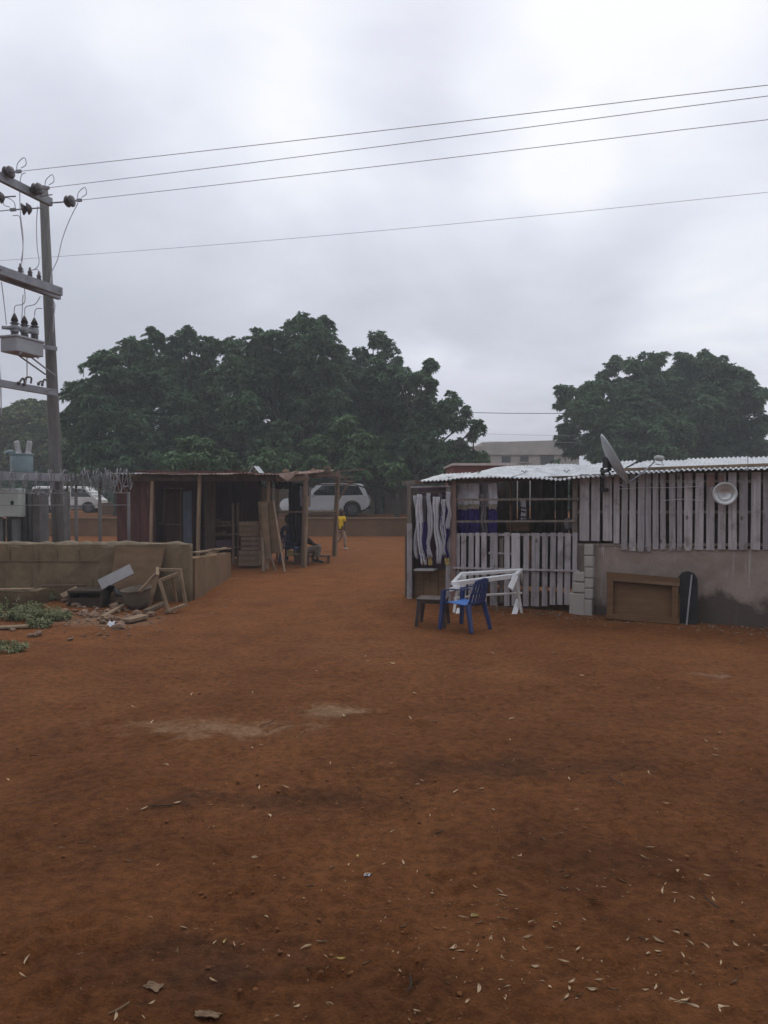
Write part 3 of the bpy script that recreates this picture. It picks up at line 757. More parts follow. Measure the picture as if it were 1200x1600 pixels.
# lower thin line behind
a, e = P(-70, 412, 22.5), P(1290, 291, 16.6)
mb = MB(); mb.tube([a.lerp(e, k / 30) - V((0, 0, .12 * math.sin(math.pi * k / 30))) for k in range(31)], .0055, 5)
tag(mb.build('power_line', M['cable']), 'thinnest overhead line, crossing low and alone under the three others', 'power line', 'overhead electric lines')
# distant lines between the trees
for py0, py1, r, lab in ((641, 644, .022, 'dark low cable spanning the gap between the trees'), (671, 680, .011, 'faint distant cable just above the pale unfinished building'), (684, 690, .011, 'lowest faint distant cable touching the pale building roofline')):
    a, e = P(600, py0 - 2, 52), P(960, py1 + 1, 50)
    mb = MB(); mb.tube([a.lerp(e, k / 16) - V((0, 0, .15 * math.sin(math.pi * k / 16))) for k in range(17)], r, 5)
    tag(mb.build('power_line', M['trim'] if r > .02 else M['cable']), lab, 'power line', 'distant cables')

def jumper(pix, Y, r=.009):
    ps = [P(x, y, Y) for x, y in pix]
    mb = MB(); mb.tube(curve_pts(ps, 6), r, 5); return mb.build('jumper_cable', M['cable'], pyl, smooth=True)
jumper([(122, 317), (108, 345), (97, 375), (90, 405), (81, 425), (78, 445)], 16.72)
jumper([(40, 270), (33, 275), (31, 300), (32, 335), (36, 370), (35, 405), (32, 415)], 16.0)
jumper([(20, 337), (30, 338), (33, 355), (36, 385), (33, 408)], 16.0)
jumper([(59, 322), (57, 350), (58, 385), (61, 410), (55, 420), (46, 423)], 16.4)
jumper([(46, 423), (58, 421), (64, 428)], 16.45)
jumper([(33, 417), (37, 424), (38, 445), (39, 470), (33, 476), (24, 478), (22, 488)], 16.15)
jumper([(36, 460), (34, 500), (33, 530)], 16.15)
jumper([(63, 463), (55, 475), (40, 480), (39, 492)], 16.4)
jumper([(66, 482), (56, 483), (54, 494)], 16.6)
jumper([(80, 432), (82, 465), (86, 477), (84, 495), (83, 520)], 16.85)
jumper([(86, 477), (80, 480)], 16.85)
jumper([(2, 440), (6, 470), (10, 507)], 15.6)
jumper([(42, 557), (42, 590), (38, 607)], 16.2, .012)
jumper([(-2, 560), (1, 600), (2, 650)], 15.5, .012)
# fuse cut-outs on the second arm
for px, py in ((31, 416), (46, 422), (60, 428)):
    p = ppx(px, py, 'mid'); p2 = ppx(px + 1, py + 18, 'mid')
    mb = MB(); m4 = align(p2, (0, 0, 1)); hgt = p.z - p2.z
    mb.lathe([(.03, 0), (.03, hgt * .25), (.055, hgt * .3), (.035, hgt * .45), (.055, hgt * .55), (.035, hgt * .7), (.055, hgt * .8), (.03, hgt * .95), (.02, hgt * 1.25)], m4, 10, True)
    o = mb.build('surge_arrester', M['porcelain'], pyl, smooth=True)
for px, py in ((14, 426), (25, 430), (40, 437), (54, 442)):
    p = ppx(px, py, 'mid'); mb = MB(); mb.box(p, (.16, .2, .1), rotz(.3)); mb.build('mounting_block', M['steel'], pyl, bevel=.01)
# open switch hooks on the third arm
for pix in ([(29, 610), (32, 604), (36, 600), (39, 608)], [(38, 612), (39, 602), (44, 598), (49, 600), (48, 608)], [(60, 611), (63, 605), (68, 606)], [(66, 612), (69, 602), (73, 604)]):
    ps = [ppx(x, y - 9, 'low') for x, y in pix]; mb = MB(); mb.tube(curve_pts(ps, 4), .02, 6); mb.tube([ps[0], ps[0] + V((0, 0, .06))], .03, 6)
    mb.build('switch_hook', M['porcelain'], pyl, smooth=True)

# pole mounted switch tank
sw = thing('switchgear', 'grey steel switch tank with three dark bushings bracketed to the timber pole', 'switchgear', P(40, 556, 16.2))
mb = MB(); c = P(35, 543, 16.1); R = Matrix.Rotation(math.atan2(ADIR.y, ADIR.x), 3, 'Z')
mb.box(c, (.76, .42, .30), R); mb.box(c + V((0, 0, .165)), (.82, .48, .05), R)
for k in (-.25, .25): mb.box(c + R @ V((k, .17, -.17)), (.05, .05, .06), R)
mb.build('tank', M['greytank'], sw, bevel=.02)
for px, pyb, pyt in ((23, 531, 490), (38.5, 532, 494), (54, 533, 497)):
    Yq = 15.95 + (px - 23) / 31 * .45
    a, b = P(px, pyb, Yq), P(px, pyt, Yq); h = b.z - a.z
    mb = MB(); m4 = align(a, (0, 0, 1))
    prof = [(.06, 0)]
    for k in range(4): prof += [(.085, h * (.04 + k * .06)), (.06, h * (.07 + k * .06))]
    prof += [(.075, h * .28), (.075, h * .55), (.055, h * .57), (.10, h * .63), (.055, h * .67), (.06, h * .8), (.075, h * .72), (.045, h * .9), (.03, h * .95), (.012, h * 1.03)]
    mb.lathe(prof, m4, 14, True); o = mb.build('bushing', M['porcelain'], sw, smooth=True)
    mb = MB(); mb.lathe([(.082, h * .30), (.086, h * .32), (.086, h * .52), (.082, h * .54)], m4, 12, True)
    mb.tube([P(px, pyb - 18, Yq), P(px, pyb - 18, Yq) + V((-.22, -.1, .0))], [.05, .035], 8); mb.build('sleeve', M['greytank'], o, smooth=True)
mb = MB(); mb.tube([P(4, 514, 15.7), P(20, 511, 15.85), P(56, 520, 16.4)], [.01, .05, .05], 8); mb.build('current_bar', M['steel'], sw, smooth=True)
mb = MB(); mb.bar(P(64, 541, 16.5), P(88, 545, 16.85), .06, .09); mb.tube([P(30, 556, 16.2), P(71, 585, 16.86)], .018, 6); mb.tube([P(46, 556, 16.4), P(86, 587, 16.85)], .018, 6)
mb.build('bracket', M['steel'], sw)

# small voltage transformer on the platform beam
vt = thing('voltage_transformer', 'small pale green tank with two ribbed white bushings on the steel platform', 'transformer', P(34, 739, 16.3))
def cyl(mb, p, r, h, n=18, M4=None): mb.lathe([(r * .98, 0), (r, .01), (r, h - .01), (r * .98, h)], M4 or align(p, (0, 0, 1)), n, True)
mb = MB(); b = P(34, 738, 16.3); cyl(mb, b, .225, .36); mb.build('tank', M['tealtank'], vt, smooth=True)
mb = MB(); cyl(mb, b + V((0, 0, .36)), .245, .03); mb.build('lid', M['tealtank'], vt)
for x0, x1 in ((29.5, 25.5), (44, 46.5)):
    a, t = P(x0, 710, 16.3), P(x1, 689, 16.3); h = (t - a).length; m4 = align(a, t - a); prof = [(.07, 0), (.06, .05)]
    for k in range(5): z0 = .06 + k * (h - .08) / 5; prof += [(.045, z0), (.066, z0 + .015), (.045, z0 + .035)]
    prof += [(.05, h - .015), (.045, h)]
    mb = MB(); mb.lathe(prof, m4, 14, True); mb.build('bushing', M['whiteporc'], vt, smooth=True)
mb = MB(); mb.tube(curve_pts([P(22, 708, 16.3), P(14, 706, 16.25), P(9, 709, 16.25)], 4), .045, 8); mb.build('cable_box', M['tealtank'], vt, smooth=True)

# ground mounted transformer with fins, and the cabinet
tr = thing('distribution_transformer', 'dark grey finned transformer standing between the poles behind the wall', 'transformer', V((-7.35, 15.95, 0)))
mb = MB(); c = P(42, 795, 15.9); mb.box((c.x, 15.95, 1.25), (.62, .6, 1.5)); mb.build('tank', M['radiator'], tr, bevel=.02)
mb = MB()
for k in range(9):
    x = P(28 + k * 4.4, 790, 15.5).x
    mb.tube([V((x, 15.52 - .04 * (k % 2), .45)), V((x, 15.48 - .04 * (k % 2), 2.05))], .022, 6)
mb.bar(V((P(26, 790, 15.5).x, 15.55, 2.02)), V((P(66, 790, 15.5).x, 15.55, 2.02)), .1, .08)
mb.bar(V((P(26, 790, 15.5).x, 15.55, .5)), V((P(66, 790, 15.5).x, 15.55, .5)), .1, .08)
mb.build('radiator', M['radiator'], tr, smooth=True)
mb = MB(); mb.box((P(60, 800, 15.45).x, 15.4, 1.25), (.14, .12, 1.7)); mb.build('cable_duct', M['galvpost'], tr, bevel=.01)
cb = thing('electrical_cabinet', 'pale grey metal switch cabinet at the left edge above the wall', 'cabinet', V((-7.35, 15.1, 0)))
a, b = P(-14, 808, 15.0), P(28.5, 763, 15.0)
mb = MB(); mb.box(((a.x + b.x) / 2, 15.15, (a.z + b.z) / 2), (b.x - a.x, .3, b.z - a.z)); mb.build('case', M['cabbox'], cb, bevel=.012)
xd = P(8, 790, 15).x
mb = MB(); mb.box(((xd + b.x) / 2 + .004, 14.99, (a.z + b.z) / 2), (b.x - xd - .02, .02, b.z - a.z - .04)); dr = mb.build('door', M['cabbox'], cb, bevel=.004)
mb = MB(); mb.box(P(19, 786, 14.975), (.05, .03, .085)); mb.build('handle', M['trim'], dr)
mb = MB(); mb.box((a.x + .12, 15.15, a.z / 2 - .02), (.12, .12, a.z - .02)); mb.box((b.x - .12, 15.15, a.z / 2 - .02), (.12, .12, a.z - .02)); mb.build('stand', M['radiator'], cb)

# ---------------------------------------------------------------- block wall in front
def wobble_wall(mb, p0, p1, th, z0, z1, n=24, amp=.015, seed=3, top=None):
    p0, p1 = V(p0), V(p1); d = (p1 - p0); d.z = 0; L_ = d.length; d.normalize(); s = V((d.y, -d.x, 0))
    rows = 8; vs = []; fs = []
    for side in (1, -1):
        base = len(vs)
        for j in range(rows + 1):
            for i in range(n + 1):
                u = i / n; q = p0 + d * (L_ * u); w = j / rows
                zt = (top(u) if top else z1) + amp * 1.2 * mnoise.noise((u * L_ * 2.3, seed, 1.7))
                z = z0 + (zt - z0) * w
                k = amp * mnoise.noise((u * L_ * 1.7, z * 1.7, seed + side))
                p = q + s * side * (th / 2 + k); vs.append((p.x, p.y, z))
        for j in range(rows):
            for i in range(n):
                a = base + j * (n + 1) + i; quad = (a, a + 1, a + n + 2, a + n + 1)
                fs.append(quad if side > 0 else quad[::-1])
    half = (rows + 1) * (n + 1)
    for i in range(n):
        a = rows * (n + 1) + i; fs.append((a, a + 1, half + a + 1, half + a))
    for j in range(rows):
        a = j * (n + 1); fs.append((a + n + 1, half + a + n + 1, half + a, a))
        a = j * (n + 1) + n; fs.append((a, half + a, half + a + n + 1, a + n + 1))
    mb.add(vs, fs)

bw = thing('block_wall', 'low brown cement wall with a rounded mortar coping, left of the path', 'wall', V((-5.5, 14.2, 0)))
wa, wb = V((-9.5, 14.25, 0)), V((P(299, 900, 14.25).x, 14.25, 0))
ztop = P(150, 851, 14.14).z
mb = MB(); wobble_wall(mb, wa, wb, .20, -.1, ztop, 110, .016, 3); mb.build('wall', M['cementw'], bw, smooth=False)
mb = MB(); rr = random.Random(5); pts = []
for k in range(50):
    t = k / 49; q = wa.lerp(wb, t); pts.append(V((q.x, q.y, ztop - .045 + rr.uniform(-.014, .014) - .03 * sm(.97, 1, t))))
mb.tube(pts, [rr.uniform(.085, .108) for _ in pts], 10); mb.build('coping', M['coping'], bw, smooth=True)
mb = MB()
for px in (14, 51, 88, 122, 235):
    x = P(px, 860, 14.13).x; mb.box((x, 14.135, ztop - .19), (.022, .02, .2))
for px in (14, 51, 88, 122):
    x = P(px, 860, 14.13).x
mb.box((P(60, 870, 14.13).x, 14.136, ztop - .30), (2.2, .016, .02)); mb.build('mortar_joint', M['cementw'], bw)
# lower return wall running back from the end
lw = thing('return_wall', 'low orange earth rendered wall running back from the cement wall end', 'wall', V((-3.9, 16.6, 0)))
p0, p1 = V((wb.x - .12, 14.45, 0)), V((P(352, 880, 18.4).x, 18.4, 0))
zt0, zt1 = P(300, 872, 14.45).z, P(352, 863, 18.4).z
mb = MB(); wobble_wall(mb, p0, p1, .28, -.1, 0, 24, .02, 8, top=lambda u: zt0 + (zt1 - zt0) * u); mb.build('wall', M['mudw'], lw)
for (x0, y0, x1, y1, w, lab) in ((302, 866, 330, 862, .12, 'short weathered plank nearest the corner, lying on the low earth wall'), (318, 869, 352, 858, .10, 'longest plank lying askew along the low earth wall'), (330, 861, 357, 859, .14, 'plank at the far end of the low earth wall')):
    a = P(x0, y0, 15.5 + (x0 - 300) / 52 * 2.6); b = P(x1, y1, 15.7 + (x1 - 300) / 52 * 2.6)
    mb = MB(); mb.bar(a + V((0, 0, .03)), b + V((0, 0, .03)), w, .035); tag(mb.build('plank', M['tan'], bevel=.004), lab, 'plank', 'planks on the low wall')

# ---------------------------------------------------------------- razor wire fence behind the wall
fe = thing('security_fence', 'steel posts with coils of razor wire around the electrical gear', 'fence', V((-6.3, 14.6, 0)))
fy = 14.55
for px in (105, 119, 156, 201):
    x = P(px, 800, fy).x; zt = P(px, 768, fy).z
    mb = MB(); mb.tube([V((x, fy, .2)), V((x, fy, zt))], .03 if px > 105 else .055, 8)
    mb.tube([V((x, fy, zt)), V((x + .05, fy - .05, zt + .32))], .018, 6); mb.build('post', M['galvpost'], fe, smooth=True)
mb = MB()
for z in (P(0, 771, fy).z, P(0, 790, fy).z): mb.tube([V((-9, fy, z)), V((P(204, 800, fy).x, fy, z + .01))], .008, 5)
mb.build('strand_wire', M['wire'], fe)
def coil(x0, x1, zc, y, r, turns, seed):
    rr = random.Random(seed); pts = []; n = turns * 18
    for k in range(n + 1):
        t = k / n; a = t * turns * 2 * math.pi
        rk = r * (1 + .14 * math.sin(t * 23 + seed) + rr.uniform(-.03, .03))
        pts.append(V((x0 + (x1 - x0) * t + .09 * math.sin(a * .5 + seed), y + rk * .75 * math.cos(a) + .05 * math.sin(t * 9), zc + rk * math.sin(a) + .05 * math.sin(t * 13 + seed))))
    return pts
for x0, x1, py, r, turns, sd_ in ((-9.0, P(110, 750, fy).x, 752, .20, 26, 1), (P(100, 750, fy).x, P(172, 750, fy).x, 752, .15, 16, 2), (P(160, 750, fy).x, P(205, 750, fy).x, 752, .19, 7, 3), (P(120, 750, fy).x, P(196, 750, fy).x, 745, .13, 9, 4)):
    pts = coil(x0, x1, P(100, py, fy).z, fy - .02, r, turns, sd_); mb = MB(); mb.tube(pts, .0075, 4)
    rr = random.Random(sd_)
    for i in range(2, len(pts) - 2, 3):
        d = (pts[i + 1] - pts[i]).normalized(); s = d.cross(V((.2, .5, .8))).normalized()
        mb.bar(pts[i] - s * .03, pts[i] + s * .03, .012, .003)
    mb.build('razor_coil', M['wire'], fe)

# ================================================================ rubbish by the wall
def leaning_plank(pts, w, d, m, lab, nm='plank', group=None, up=(0, 0, 1)):
    mb = MB(); mb.bar(pts[0], pts[1], w, d, up); o = mb.build(nm, m, bevel=.004); tag(o, lab, 'plank' if 'plank' in nm else nm.replace('_', ' '), group); return o
# leaning plywood sheet
a0, a1, b1, b0 = P(166, 928, 13.55), P(236, 935, 13.55), P(258, 856, 14.09), P(181, 854, 14.09)
a0.z = gz(a0.x, a0.y) - .02; a1.z = gz(a1.x, a1.y) - .02
mb = MB(); mb.grid(lambda u, v: (a0.lerp(a1, u)).lerp(b0.lerp(b1, u), v) + V((0, .03 * math.sin(v * 3.1), 0)), 8, 8)
tag(mb.build('plywood_sheet', M['plyd'], solid=.018), 'tan plywood sheet with a dark stain leaning on the cement wall', 'plywood sheet')
leaning_plank((P(156, 914, 13.35), P(206, 889, 13.5)), .20, .03, M['greyplank'], 'pale grey plank propped up across the black polythene', up=(.25, -.85, .5))
leaning_plank((P(96, 932, 13.5), P(121, 919, 13.75)), .10, .03, M['tan'], 'short pale plank end propped left of the shaded void', up=(.3, -.7, .6))
leaning_plank((P(66, 916, 13.7), P(134, 914, 13.9)), .16, .03, M['darkwood'], 'dark weathered board laid flat over the shaded void')
leaning_plank((G(160, 967) + V((0, 0, .03)), G(193, 951) + V((0, 0, .06))), .07, .04, M['tan'], 'narrow pale offcut lying on the rubble')
leaning_plank((G(196, 973) + V((0, 0, .03)), G(226, 967) + V((0, 0, .05))), .20, .05, M['tan'], 'broad short tan offcut at the front of the rubble')
leaning_plank((G(-10, 984) + V((0, 0, .03)), G(46, 981) + V((0, 0, .03))), .16, .03, M['tan'], 'pale plank lying in front of the weeds at the left edge')
# dark box standing in for the shaded void under the planks, and polythene
t = thing('void_box', 'dark box standing in for the shaded void under the dark board', 'box', G(132, 948))
c = G(132, 949); xa, xb = P(106, 940, c.y).x, P(158, 940, c.y).x; zt_ = P(130, 923, c.y).z
for x0_, x1_, y0_, y1_, z0_, z1_, nm in ((xa, xb, c.y - .02, c.y + .46, zt_ - .03, zt_, 'lid'), (xa, xa + .03, c.y, c.y + .44, c.z - .03, zt_ - .03, 'side_panel'), (xb - .03, xb, c.y, c.y + .44, c.z - .03, zt_ - .03, 'side_panel'), (xa + .03, xb - .03, c.y + .40, c.y + .43, c.z - .03, zt_ - .03, 'back_panel'), (xa + .03, xb - .03, c.y + .02, c.y + .04, c.z - .03, c.z + (zt_ - c.z) * .55, 'front_panel')):
    mb = MB(); mb.box(((x0_ + x1_) / 2, (y0_ + y1_) / 2, (z0_ + z1_) / 2), (x1_ - x0_, y1_ - y0_, z1_ - z0_)); mb.build(nm, M['voidw'], t)
mb = MB(); q0, q1 = G(158, 947), G(183, 950)
mb.grid(lambda u, v: q0.lerp(q1, u) + V((.04 * math.sin(v * 7 + u * 3), .30 * v + .03 * math.sin(u * 12), -.02 + .40 * math.sin(math.pi * min(1, u * .75 + .12)) ** .6 * (1 - .25 * v) + .03 * mnoise.noise((u * 5, v * 5, 2)))), 18, 12)
tag(mb.build('polythene_sheet', M['blackpoly'], smooth=True, solid=.006), 'fold of black polythene draped at the right of the shaded void', 'polythene')
# low concrete trough at the left edge
tg = thing('concrete_trough', 'low concrete trough with a timber rim at the left edge', 'trough', G(20, 950))
c = G(15, 952)
mb = MB(); wobble_wall(mb, V((c.x - 1.2, c.y, 0)), V((P(52, 930, c.y).x, c.y, 0)), .14, -.05, P(0, 924, c.y).z, 12, .015, 4); wobble_wall(mb, V((P(52, 930, c.y).x - .07, c.y + .08, 0)), V((P(52, 930, c.y).x - .07, c.y + .6, 0)), .14, -.05, P(0, 924, c.y).z - .01, 6, .015, 6)
mb.build('basin', M['cementw'], tg)
mb = MB(); mb.bar(V((c.x - 1.1, c.y - .03, P(0, 922, c.y).z)), V((P(53, 921, c.y).x, c.y - .03, P(0, 921, c.y).z + .01)), .12, .03); mb.build('rim', M['tan'], tg, bevel=.004)
# clay basin
bs = thing('clay_basin', 'round grey basin lying against the leaning plywood sheet', 'basin', G(216, 952))
c = G(216, 950); m4 = Matrix.Translation(c + V((0, 0, .0))) @ Matrix.Rotation(.10, 4, 'X') @ Matrix.Rotation(-.08, 4, 'Y')
r = 23 / 1200 * c.y; h = 31 / 1200 * c.y
mb = MB(); mb.lathe([(.02, .0), (r * .62, 0), (r * .80, h * .35), (r * .94, h * .8), (r * 1.0, h), (r * 1.04, h * 1.01), (r * 1.02, h * .96), (r * .90, h * .9), (r * .75, h * .4), (r * .55, h * .1), (.02, h * .08)], m4, 26)
mb.build('bowl', M['clay'], bs, smooth=True)
# broken stool frame
st = thing('stool_frame', 'bare broken wooden stool frame standing tilted beside the basin', 'stool', G(270, 955))
def B(px, py, Y): return P(px, py, Y)
segs = [('rail', (246, 890, 13.2), (284, 891, 13.2), .06, .05), ('leg', (281, 891, 13.2), (291, 947, 13.15), .05, .05), ('leg', (249, 905, 12.85), (264, 957, 12.75), .045, .045),
        ('rail', (250, 907, 12.85), (278, 896, 13.0), .05, .05), ('leg', (269, 900, 13.0), (276, 941, 13.3), .04, .04), ('brace', (247, 893, 13.2), (218, 925, 13.0), .05, .05),
        ('rail', (258, 957, 12.75), (289, 945, 13.05), .06, .05), ('rail', (246, 888, 13.25), (246, 900, 12.9), .05, .05)]
for nm, a, b, w, d in segs:
    mb = MB(); mb.bar(B(*a), B(*b), w, d); mb.build(nm, M['tan'], st, bevel=.004)
leaning_plank((G(228, 958) + V((0, 0, .03)), G(256, 946) + V((0, 0, .04))), .09, .06, M['post'], 'brown timber block on the ground under the stool frame')
# rubble: each lump by itself
rr = random.Random(21); RUB = []
protos = []
for k in range(6):
    mb = MB(); mb.rock((0, 0, 0), (1, .75, .55), rr, 2 if k < 3 else 1); 
    o = mb.build('rubble_lump', M['rock'], origin=(0, 0, 0)); protos.append(o)
spots = []
for k in range(74):
    px, py = rr.gauss(160, 42), rr.gauss(957, 13)
    if not (92 < px < 245 and 936 < py < 985): continue
    spots.append((px, py, rr.choice([.03, .04, .05, .06, .08, .11])))
spots += [(60, 993, .10), (48, 995, .07), (110, 1000, .05), (20, 985, .05), (185, 945, .12), (205, 940, .1), (150, 945, .12), (330, 960, .04), (350, 950, .05), (30, 1010, .05)]
for i, (px, py, s) in enumerate(spots):
    p = G(px, py); o = protos[i] if i < 6 else protos[rr.randrange(6)].copy()
    if i >= 6: COL.objects.link(o)
    o.location = p + V((0, 0, s * .25)); o.scale = (s, s * rr.uniform(.8, 1.1), s * rr.uniform(.7, 1.1)); o.rotation_euler = (rr.uniform(-.3, .3), rr.uniform(-.3, .3), rr.uniform(0, 6.3))
    tag(o, 'rough lump of broken brick and mortar in the rubble near the basin', 'rubble', 'rubble by the cement wall')
p = G(172, 980); mb = MB(); mb.grid(lambda u, v: p + V((u * .10 - .05, v * .08, .02 + .05 * v + .02 * math.sin(u * 9) * math.cos(v * 7))), 6, 5)
tag(mb.build('paper_scrap', M['paper'], solid=.004), 'crumpled white paper scrap in front of the rubble', 'paper')

# weeds
def weed(name, label, px, py, r, h, n, seed, m, group):
    rng = np.random.default_rng(seed); c = G(px, py); t = thing(name, label, 'weed', c, group)
    tc = []; td = []; mb = MB()
    for k in range(n):
        a, q = rng.uniform(0, 6.283), r * math.sqrt(rng.uniform(0, 1)); hh = h * rng.uniform(.35, 1) * (1 - .5 * q / r)
        b = V((c.x + q * math.cos(a), c.y + q * .6 * math.sin(a), c.z)); e = b + V((math.cos(a) * hh * .3, math.sin(a) * hh * .2, hh))
        mb.tube([b - V((0, 0, .02)), b.lerp(e, .5) + V((0, 0, hh * .05)), e], [.006, .005, .003], 4)
        for w in (.45, .7, 1.0):
            tc.append(list(b.lerp(e, w))); td.append((math.cos(a) * .5, math.sin(a) * .5, .6))
    v = leaf_cloud((np.array(tc), np.array(td)), rng, nleaf=9, L0=.075, W0=.009)
    mesh_np('leaves', v, np.arange(len(v)), 4, m, t); mb.build('stems', m, t)  # the tubes are the separate weed stems
for i, (px, py, r, h, lab) in enumerate(((68, 938, .38, .42, 'tallest green weed clump, growing beside the shaded void'), (12, 965, .5, .34, 'green weed clump at the left edge before the trough'),
                                         (48, 968, .42, .26, 'spreading green weed clump in the middle of the patch'), (80, 968, .30, .22, 'green weed clump next to the rubble'),
                                         (58, 980, .22, .16, 'small low weed clump nearest the camera in the patch'), (6, 1018, .28, .16, 'low isolated weed tuft at the left edge on bare earth'), (28, 945, .3, .3, 'dusty weed clump growing against the trough'))):
    weed('weed_plant', lab, px, py, r, h, int(48 * (r / .35) ** 1.4), 50 + i, M['weed'], 'weeds by the cement wall')

# ================================================================ left shed
ls = thing('market_shed', 'open fronted dark red shed under a rusty roof, left of the path', 'shed', V((-4.5, 20.3, 0)))
YF = 20.2
def S(px, py, dy=0): return P(px, py, YF + dy)
def to_ground(v): return V((v.x, v.y, gz(v.x, v.y) - .05))
def lpost(px0, py0, Yp, px1, w, name='post', m='tan', parent=None, base=None):
    a = P(px0, py0, Yp); b = P(px1, 880, Yp); b.z = gz(b.x, Yp) - .1
    mb = MB(); mid = a.lerp(b, .5) + V((random.uniform(-.015, .015), 0, 0)); mb.tube([b, mid, a], [w / 2 * 1.08, w / 2, w / 2 * .92], 7); return mb.build(name, M[m], parent or ls)
lpost(237.5, 752, 20.0, 235, .09); lpost(312, 742, 20.2, 309, .11)
lpost(311, 790, 20.15, 307, .07)
lpost(420, 752, 20.5, 417, .09)
# walls of boards
def board_wall(mb, a, b, z0, z1, bw, gap, rr, th=.02, jitter=.02):
    a, b = V(a), V(b); d = b - a; L_ = d.length; d.normalize(); s = V((d.y, -d.x, 0)); x = 0
    while x < L_:
        w = bw * rr.uniform(.8, 1.2); w = min(w, L_ - x)
        if w < .03: break
        q = a + d * (x + w / 2); o = s * rr.uniform(-.006, .006)
        mb.bar(V((q.x, q.y, z0 + rr.uniform(-jitter, jitter))) + o, V((q.x, q.y, z1 + rr.uniform(-jitter, jitter))) + o, w - gap, th, up=s); x += w
rr = random.Random(9)
zt = P(200, 744, 20).z
mb = MB(); board_wall(mb, V((S(178, 800).x, 20.45, 0)), V((S(238, 800).x, 20.45, 0)), .05, zt, .34, .012, rr); mb.build('front_panel', M['maroon'], ls)
mb = MB(); board_wall(mb, V((S(178, 800).x, 20.47, 0)), V((S(178, 800).x - .6, 24.4, 0)), .05, zt + .1, .3, .006, rr); mb.build('side_wall', M['maroon'], ls)
mb = MB(); board_wall(mb, V((S(176, 800).x - .5, 23.6, 0)), V((P(407, 800, 23.6).x, 23.6, 0)), .05, zt + .25, .28, .004, rr); mb.build('back_wall', M['maroon'], ls)
mb = MB(); board_wall(mb, V((S(240, 800).x, 21.3, 0)), V((S(286, 800).x, 21.3, 0)), .05, zt, .25, .005, rr); mb.build('front_panel', M['maroon'], ls)
mb = MB(); board_wall(mb, V((S(300, 800).x, 21.6, 0)), V((S(318, 800).x, 21.6, 0)), .05, zt, .2, .005, rr); mb.build('front_panel', M['darkwood'], ls)
# window frame on the recessed panel, blue grey door leaf
mb = MB()
for a, b in (((258, 763), (286, 763)), ((283, 763), (283, 845)), ((247, 818), (284, 820)), ((258, 762), (255, 818))):
    mb.bar(P(*a, 21.22), P(*b, 21.22), .03, .03)
mb.build('window_frame', M['post'], ls)
mb = MB(); board_wall(mb, V((P(286, 800, 21.0).x, 21.0, 0)), V((P(300, 800, 21.0).x, 21.0, 0)), .1, P(0, 768, 21).z, .12, .008, rr); mb.build('door', M['bluegrey'], ls)
# beams and roof
mb = MB(); mb.bar(P(174, 748, 20.2), P(432, 748, 20.4), .06, .12); mb.bar(P(430, 746, 20.4), P(530, 741, 24.2), .06, .12); mb.bar(P(432, 750, 20.5), P(482, 747, 20.9), .06, .12)
mb.bar(P(176, 745, 22.4), P(500, 744, 22.4), .06, .1); mb.build('roof_beam', M['darkwood'], ls)
def corrugated(mb, a, b, back, waves, amp, nv, rr, sag=0, edge=.0, wob=.01):
    """sheet from edge a-b running `back`; corrugations run along `back`"""
    a, b, back = V(a), V(b), V(back); d = b - a; n = d.cross(back).normalized()
    if n.z < 0: n = -n
    sd = rr.random() * 50
    nu = int(waves * 8)
    def fn(u, v):
        q = a + d * u + back * v
        e = edge * mnoise.noise((u * 14, sd, 0)) if v == 0 else 0
        q += n * (amp * math.sin(u * waves * 2 * math.pi) + wob * mnoise.noise((u * d.length * 1.5, v * 3, sd)) - sag * math.sin(math.pi * v)) + back.normalized() * e
        return q
    mb.grid(fn, nu, nv)
rr = random.Random(12)
x0 = P(170, 741, 20).x; x1 = P(432, 741, 20).x; n = 6
for i in range(n):
    xa = x0 + (x1 - x0) * i / n - .04; xb = x0 + (x1 - x0) * (i + 1) / n + .05
    za = P(200, 740.5, 20).z + rr.uniform(-.015, .025); zb = za + rr.uniform(-.02, .02)
    mb = MB(); corrugated(mb, (xa, 19.95 + rr.uniform(-.12, .1), za), (xb, 19.95 + rr.uniform(-.12, .1), zb), (0, 4.3, .10 + rr.uniform(-.02, .03)), (xb - xa) / .09, .014, 6, rr, edge=.20, wob=.03)
    mb.build('roof_sheet', M['rust'] if i > 1 else M['galv'] if i == 0 else M['rust'], ls, smooth=True, solid=.003)
a, b = P(428, 741, 20.2), P(522, 737, 23.2)
mb = MB(); corrugated(mb, a, P(478, 740, 20.9), P(524, 735, 24.6) - P(478, 740, 20.9), 11, .012, 8, rr, edge=.08, wob=.05); mb.build('roof_sheet', M['rust'], ls, smooth=True, solid=.003)
# torn flap hanging at the corner
fa, fb, fc = P(431, 739, 20.15), P(461, 739, 20.3), P(449, 752, 20.1)
mb = MB(); mb.grid(lambda u, v: fa.lerp(fb, u) + (fc - fa.lerp(fb, .55)) * (v * (1 - abs(u - .55) * 1.7)) + V((0, -.03 * math.sin(u * 9), 0)), 10, 6); mb.build('roof_flap', M['rust'], ls, solid=.003)
